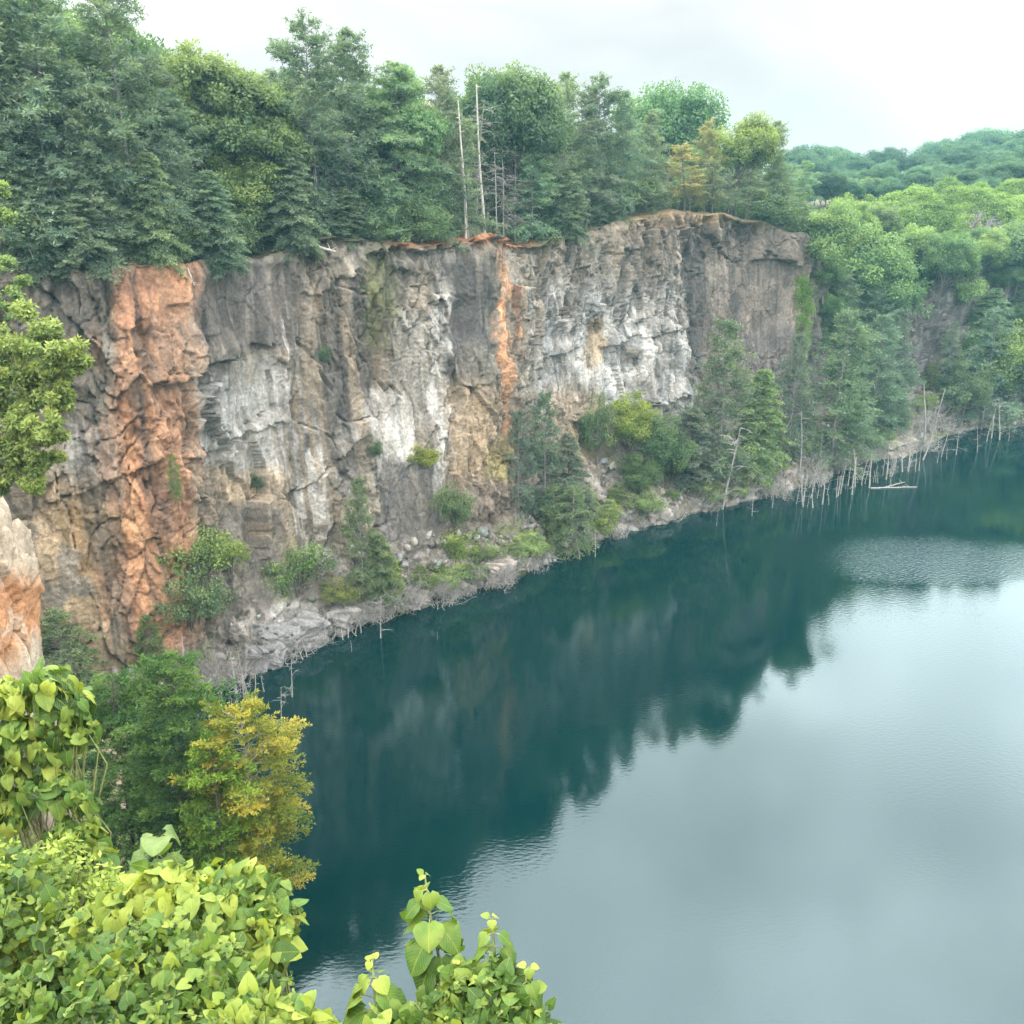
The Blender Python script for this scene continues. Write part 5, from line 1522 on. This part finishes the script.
def clump_tree(name, blobs, foot, size, per, lab, mat, seed, color, barkm='bark', tint=.5, r0=.14, cat='tree', squash=.75, flat=.7, grow=1.):
    """a near tree: limbs from the foot to clumps of leaves (px, py, radius px, distance)"""
    rng = np.random.default_rng(seed); root = empty(name, foot); tr = MB(); cr = MB(); foot = np.array(foot)
    cs = [(at_t(px, py, t) - foot, grow * r * t / FPX) for px, py, r, t in blobs]
    top = np.mean([c for c, _ in cs], 0)
    tp = np.array([top * t + rng.normal(size=3) * .1 * (0 < t < 1) for t in np.linspace(0, 1, 7)]); tp[0, 2] -= .5
    tube(tr, tp, np.linspace(r0, r0 * .4, 7), 8)
    for c, r in cs:
        a = lerp_pts(tp, np.array(rng.uniform(.45, 1)))
        tube(tr, np.array([a, (a + c) / 2 + np.array([0, 0, .2]) + rng.normal(size=3) * .1, c]), [r0 * .35, r0 * .2, .012], 5)
        m = max(4, int(5 * r))
        for k in range(m + 7):
            d = rng.normal(size=3); d /= np.linalg.norm(d)
            cc = c + d * r * rng.uniform(.3, 1.35) * np.array([1, 1, squash])
            tube(tr, np.array([c, cc]), [.015, .006], 4)
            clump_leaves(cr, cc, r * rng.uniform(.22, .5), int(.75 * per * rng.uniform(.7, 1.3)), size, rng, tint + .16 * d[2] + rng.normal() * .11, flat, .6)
    tr.build('trunk', M[barkm], root, True); o = cr.build('crown', M[mat], root); o.color = (*color, 1)
    tag(root, lab, cat)
    return root


clump_tree('broadleaf_tree', [(x, y, r, 40 + q_) for x, y, r, q_ in [(38, 330, 24, 0), (62, 348, 20, -1), (16, 345, 26, 1), (72, 362, 13, -1), (4, 380, 26, 0), (38, 372, 22, 1), (56, 395, 17, 0), (20, 412, 24, 0), (44, 425, 18, -1),
           (2, 440, 24, 0), (28, 452, 20, 0), (46, 458, 12, 0), (10, 478, 18, 1), (36, 484, 10, 0), (-30, 350, 40, 1), (-40, 430, 40, 1), (60, 375, 12, 0)]],
           at_t(-60, 560, 42), .19, 300, 'yellow-green leafy tree over the tan rock buttress at the left edge', 'kudzu', 71, (1.0, .95, 1.35), tint=.48)
clump_tree('broadleaf_tree', [(x, y, r, 42) for x, y, r in [(0, 192, 9), (6, 214, 7), (-14, 235, 16), (2, 262, 11), (14, 292, 10), (22, 280, 6), (-24, 300, 22), (-2, 308, 12)]],
           at_t(-70, 420, 43), .15, 110, 'fresh green leafy branch tips above the yellow-green tree at the left edge', 'broad', 72, (1.25, 1.25, 1.0), tint=.55)

# dark hemlock and the yellowing tree on the bank
def bank_tree(px, py_top, Y, mk, lab, color, seed_rz=0.):
    pt = at_Y(px, py_top, Y); g = float(bank(np.array([pt[0]]), np.array([pt[1]]))[0])
    o = mk(pt[2] - max(g, .2)); o.location = (pt[0], pt[1], max(g, .2) - .2); o.rotation_euler = (0, 0, seed_rz)
    for c in o.children: c.color = (*color, 1)
    tag(o, lab, 'tree'); return o


def bank_foot(px, Y, back=0.):
    x = (px - 512) / FPX * (Y * cP + 34 * sP); return (x, Y, float(bank(np.array([x]), np.array([Y]))[0]))


bank_tree(160, 652, 41.5, lambda h: conifer(81, h, 4.6, nb=300, tw=50, base=.02, droop=-.5, up=.35, top_pow=.4, gap=.18, per_m=26, nl=.18, nw=.05, flat=.2, mat='hemlock', messy=.5, shape=.3),
          'large dark green hemlock on the near bank below the rust-coloured stripe', (1.15, 1.15, 1.1))
bank_tree(108, 672, 43.5, lambda h: conifer(86, h, 3.6, nb=240, tw=42, base=.02, droop=-.5, up=.35, top_pow=.4, gap=.2, per_m=26, nl=.18, nw=.05, flat=.2, mat='hemlock', messy=.5, shape=.3),
          'second dark hemlock, just left of the large one and behind the big-leaved tree', (1.05, 1.1, 1.1), 1.)
bank_tree(244, 704, 40.5, lambda h: conifer(84, h, 4.0, nb=150, tw=48, base=.42, droop=-.3, up=.4, top_pow=.3, gap=.22, per_m=28, nl=.16, nw=.052, flat=.35, mat='yellow', barkm='grey_bark', messy=.18, shape=.32, lean=.02),
          'yellowing feathery tree leaning over the water on the near bank', (.92, .92, 1.0), 2.)
bank_tree(212, 745, 38.5, lambda h: conifer(87, h, 2.9, nb=190, tw=38, base=.05, droop=-.6, up=.5, top_pow=.35, gap=.2, per_m=26, nl=.17, nw=.055, flat=.2, mat='hemlock', messy=.6, shape=.4),
          'fresh green feathery tree between the dark hemlock and the yellowing one', (1.9, 1.7, .9), 3.)
bank_tree(188, 668, 44., lambda h: conifer(82, h, 2.0, nb=110, tw=26, base=.02, droop=-.3, up=.6, top_pow=.6, per_m=26, nl=.16, nw=.045, flat=.35, mat='hemlock'),
          'narrow fresh green conifer tip at the right side of the dark hemlock', (2.2, 1.9, .9))
bank_tree(222, 682, 46., lambda h: conifer(83, h, 1.9, nb=100, tw=24, base=.02, droop=-.4, up=.5, top_pow=.6, per_m=24, nl=.17, nw=.045, flat=.35, mat='hemlock'),
          'small bluish conifer peeping over the yellowing tree', (.9, 1.1, 1.25))
# big-leaved tree at the left edge
bl = [(10, 700, 24), (45, 690, 26), (74, 706, 20), (26, 735, 26), (60, 742, 24), (80, 728, 14), (8, 770, 22), (40, 790, 22), (62, 785, 18), (14, 812, 18), (84, 800, 12), (86, 838, 16), (64, 830, 14), (98, 850, 12), (70, 862, 16), (-16, 740, 30), (-20, 800, 30)]
cover('big_leaf_tree', [(x, y, r, 13.) for x, y, r in bl], 'heart', .195, 1300, 'bright yellow-green tree with big drooping leaves at the left edge', 'bigleaf', 91, .5, 'tree', True, 1.3, .8)
# sprout in front of the dark hemlock
sapling('sapling', at_t(160, 838, 9.6), at_t(150, 925, 9.8), 6, .2, .40, 'single dark green sprout with folded leaves before the dark hemlock', 92, 'darkleaf', .55)
# mounds, from far to near
cover('shrub', [(30, 905, 50, 11), (85, 900, 36, 11), (10, 960, 55, 10), (70, 950, 44, 10), (-30, 900, 60, 11), (55, 865, 26, 12), (115, 905, 24, 10.5)], 'fine', .09, 15000, 'dull green small-leaved thicket in the lower left corner', 'kudzu', 93, .4, 'bush')
cover('shrub', [(14, 885, 34, 10.2), (50, 925, 26, 9.6), (100, 935, 30, 9.4), (-10, 940, 40, 9.6)], 'vine', .105, 800, 'mid-green round-leaved bush rising out of the small-leaved thicket', 'vineleaf', 94, .42, 'bush')
cover('vine_mound', [(150, 905, 36, 8.8), (195, 895, 36, 8.6), (240, 900, 38, 8.4), (272, 925, 28, 8.2), (215, 930, 40, 8.2), (130, 920, 28, 8.8), (268, 950, 22, 8.1), (178, 935, 36, 8.4)], 'heart', .125, 2200,
      'yellow-green mound of big drooping leaves at lower left, its right end over the water', 'bigleaf', 95, .5, 'vine', True, .9, .85)
cover('vine_carpet', [(80, 985, 48, 7.4), (140, 985, 52, 7.2), (200, 985, 46, 7.0), (250, 1000, 36, 6.8), (110, 1020, 50, 6.8), (180, 1025, 50, 6.7), (30, 1010, 44, 7.2), (160, 950, 40, 7.6), (225, 960, 30, 7.4), (-20, 1020, 50, 7.2), (70, 1040, 50, 6.8)], 'vine', .082, 4600,
      'yellow-green round-leaved creeper filling the bottom left of the view', 'vineleaf', 96, .46, 'vine', True, .25)
cover('vine_carpet', [(262, 1020, 24, 6.0), (295, 1030, 26, 5.9), (230, 1035, 30, 6.0), (320, 1045, 24, 5.9)], 'vine', .082, 760, 'pale creeper tips at the bottom edge left of the saplings', 'vineleaf', 97, .58, 'vine', True, .2)
sapling('sapling', at_t(425, 876, 6.8), at_t(452, 1075, 6.7), 16, .045, .195, 'tallest upright sapling at bottom centre with pairs of large leaves against the water', 98, 'bigleaf', .5)
sapling('sapling', at_t(492, 920, 6.5), at_t(500, 1085, 6.4), 13, .05, .185, 'second sapling right of the tallest one with an arched top of big leaves', 99, 'bigleaf', .5)
sapling('sapling', at_t(372, 962, 6.4), at_t(382, 1080, 6.3), 10, .05, .18, 'shorter sapling left of the tallest one, leaves spread wide', 100, 'bigleaf', .58)
sapling('sapling', at_t(528, 968, 6.2), at_t(515, 1085, 6.2), 10, .05, .18, 'small sapling at the right end of the bottom centre clump', 101, 'bigleaf', .52)
cover('vine_mound', [(465, 1005, 26, 6.3), (505, 1000, 26, 6.2), (430, 1032, 28, 6.2), (475, 1045, 38, 6.0), (522, 1030, 28, 6.0), (385, 1042, 26, 6.1), (350, 1050, 20, 6.1), (500, 970, 14, 6.3), (455, 975, 12, 6.4)], 'vine', .075, 1800,
      'tangled light green creeper around the stems of the bottom centre saplings', 'vineleaf', 102, .48, 'vine', True, .25)

# low growth over the bank itself
gm_ = MB(); rg = np.random.default_rng(110); n_ = 9000
qx = rg.uniform(-48, 6, n_); qy = rg.uniform(3, 72, n_); qz = bank(qx, qy)
for x, y, z in zip(qx, qy, qz):
    if z < .5 or math.hypot(x, y) < 5: continue
    px, py, dep = project(np.array([x, y, z + .3]))
    if not (-250 < px < 700 and py < 1300): continue
    t_n = float(vnoise(x / 2.5, y / 2.5, 111))
    if t_n < -.45: continue
    s_ = .12 + .004 * dep
    clump_leaves(gm_, np.array([x, y, z + .15]), .55 + .3 * t_n, 30, s_ * .8, rg, .45 + .25 * t_n, .6, 1.)
o = gm_.build('undergrowth', M['broad']); o.color = (1.3, 1.3, .9, 1)
tag(o, 'green undergrowth covering the near bank', 'undergrowth', None, 'stuff')

# kinds that were built but not planted
for k_ in list(PROTO):
    if k_ not in USED:
        o = PROTO[k_]
        for c in list(o.children) + [o]: bpy.data.objects.remove(c, do_unlink=True)
# ------------------------------------------------------------------ daylight
SUN_EL, SUN_AZ = R(54), R(188)      # azimuth clockwise from the way the camera looks
sd = bpy.data.lights.new('sun', 'SUN'); sd.energy = 2.2; sd.angle = R(6); sd.color = (1, .955, .88)
so = bpy.data.objects.new('sun', sd); COL.objects.link(so)
dv = np.array([math.cos(SUN_EL) * math.sin(SUN_AZ), math.cos(SUN_EL) * math.cos(SUN_AZ), math.sin(SUN_EL)])
from mathutils import Vector
so.rotation_euler = Vector(dv).to_track_quat('Z', 'Y').to_euler()
so.location = (60, -80, 120)
w = bpy.data.worlds.new('World'); scene.world = w; w.use_nodes = True
nt = w.node_tree; nt.nodes.clear(); L = nt.links.new
out = nt.nodes.new('ShaderNodeOutputWorld'); bg = nt.nodes.new('ShaderNodeBackground'); bg.inputs[1].default_value = .12
sk = nt.nodes.new('ShaderNodeTexSky'); sk.sky_type = 'NISHITA'; sk.sun_disc = False
sk.sun_elevation = SUN_EL; sk.sun_rotation = SUN_AZ; sk.air_density = 1.2; sk.dust_density = 2.5
tc = nt.nodes.new('ShaderNodeTexCoord')
mp = nt.nodes.new('ShaderNodeMapping'); mp.inputs['Scale'].default_value = (1, 1, 2.6)
L(tc.outputs['Generated'], mp.inputs[0])
nz = N(nt, 'ShaderNodeTexNoise'); nz.inputs['Scale'].default_value = 2.3; nz.inputs['Detail'].default_value = 5; nz.inputs['Roughness'].default_value = .5
nz.inputs['Distortion'].default_value = .3
L(mp.outputs[0], nz.inputs['Vector'])
sp = nt.nodes.new('ShaderNodeSeparateXYZ'); L(tc.outputs['Generated'], sp.inputs[0])
# thin overcast: dimmer towards the horizon, brightest half way up, grey overhead
el = ramp(nt, [(0, (.131, .1285, .1285)), (.15, (.135, .1335, .1335)), (.30, (.88, .89, .89)), (.46, (1., 1., 1.)), (.68, (.97, .985, 1.)), (1, (.72, .75, .78))])
L(sp.outputs[2], el.inputs[0])
cl = nt.nodes.new('ShaderNodeMapRange'); cl.inputs[1].default_value = .3; cl.inputs[2].default_value = .7; cl.inputs[3].default_value = 96; cl.inputs[4].default_value = 120
L(nz.outputs[0], cl.inputs[0])
n2 = N(nt, 'ShaderNodeTexNoise'); n2.inputs['Scale'].default_value = 3.4; n2.inputs['Detail'].default_value = 4; L(tc.outputs['Generated'], n2.inputs['Vector'])
c2 = nt.nodes.new('ShaderNodeMapRange'); c2.inputs[1].default_value = .3; c2.inputs[2].default_value = .7; c2.inputs[3].default_value = 72; c2.inputs[4].default_value = 142; L(n2.outputs[0], c2.inputs[0])
hz = nt.nodes.new('ShaderNodeMapRange'); hz.inputs[1].default_value = .16; hz.inputs[2].default_value = .34; L(sp.outputs[2], hz.inputs[0])
cm_ = nt.nodes.new('ShaderNodeMix'); L(hz.outputs[0], cm_.inputs[0]); L(cl.outputs[0], cm_.inputs[2]); L(c2.outputs[0], cm_.inputs[3])
cv = N(nt, 'ShaderNodeVectorMath', operation='SCALE'); L(el.outputs[0], cv.inputs[0]); L(cm_.outputs[0], cv.inputs[3])
msk = nt.nodes.new('ShaderNodeMapRange'); msk.inputs[1].default_value = .35; msk.inputs[2].default_value = .6; msk.inputs[3].default_value = .72; msk.inputs[4].default_value = 1
L(nz.outputs[0], msk.inputs[0])
c = mixc(nt, sk.outputs[0], cv.outputs[0], msk.outputs[0])
L(c, bg.inputs[0]); L(bg.outputs[0], out.inputs[0])

# the air between: thin summer haze over the whole quarry
if HAZE > 0:
    hm, nt, out = new_mat('haze_air'); L = nt.links.new
    pv = nt.nodes.new('ShaderNodeVolumePrincipled'); pv.inputs['Color'].default_value = (.34, .78, .90, 1)
    pv.inputs['Density'].default_value = HAZE; pv.inputs['Anisotropy'].default_value = .2
    L(pv.outputs[0], out.inputs['Volume'])
    mb = MB(); x0, x1, y0, y1, z0, z1 = -690, 690, -60, 690, -6, 74
    mb.add([(x0, y0, z0), (x1, y0, z0), (x1, y1, z0), (x0, y1, z0), (x0, y0, z1), (x1, y0, z1), (x1, y1, z1), (x0, y1, z1)],
           [[3, 2, 1, 0], [4, 5, 6, 7], [0, 1, 5, 4], [1, 2, 6, 5], [2, 3, 7, 6], [3, 0, 4, 7]])
    tag(mb.build('haze', hm), kind='stuff')

vs = scene.view_settings
scene.display_settings.display_device = 'sRGB'
vs.view_transform = 'Standard'; vs.look = 'None'; vs.exposure = EXPOSURE; vs.gamma = 1; vs.use_curve_mapping = False
scene.cycles.use_denoising = True
scene.cycles.max_bounces = 6
scene.cycles.diffuse_bounces = 2
scene.cycles.glossy_bounces = 2
scene.cycles.transmission_bounces = 2
scene.cycles.transparent_max_bounces = 4
scene.cycles.volume_bounces = 0
scene.cycles.sample_clamp_indirect = 6
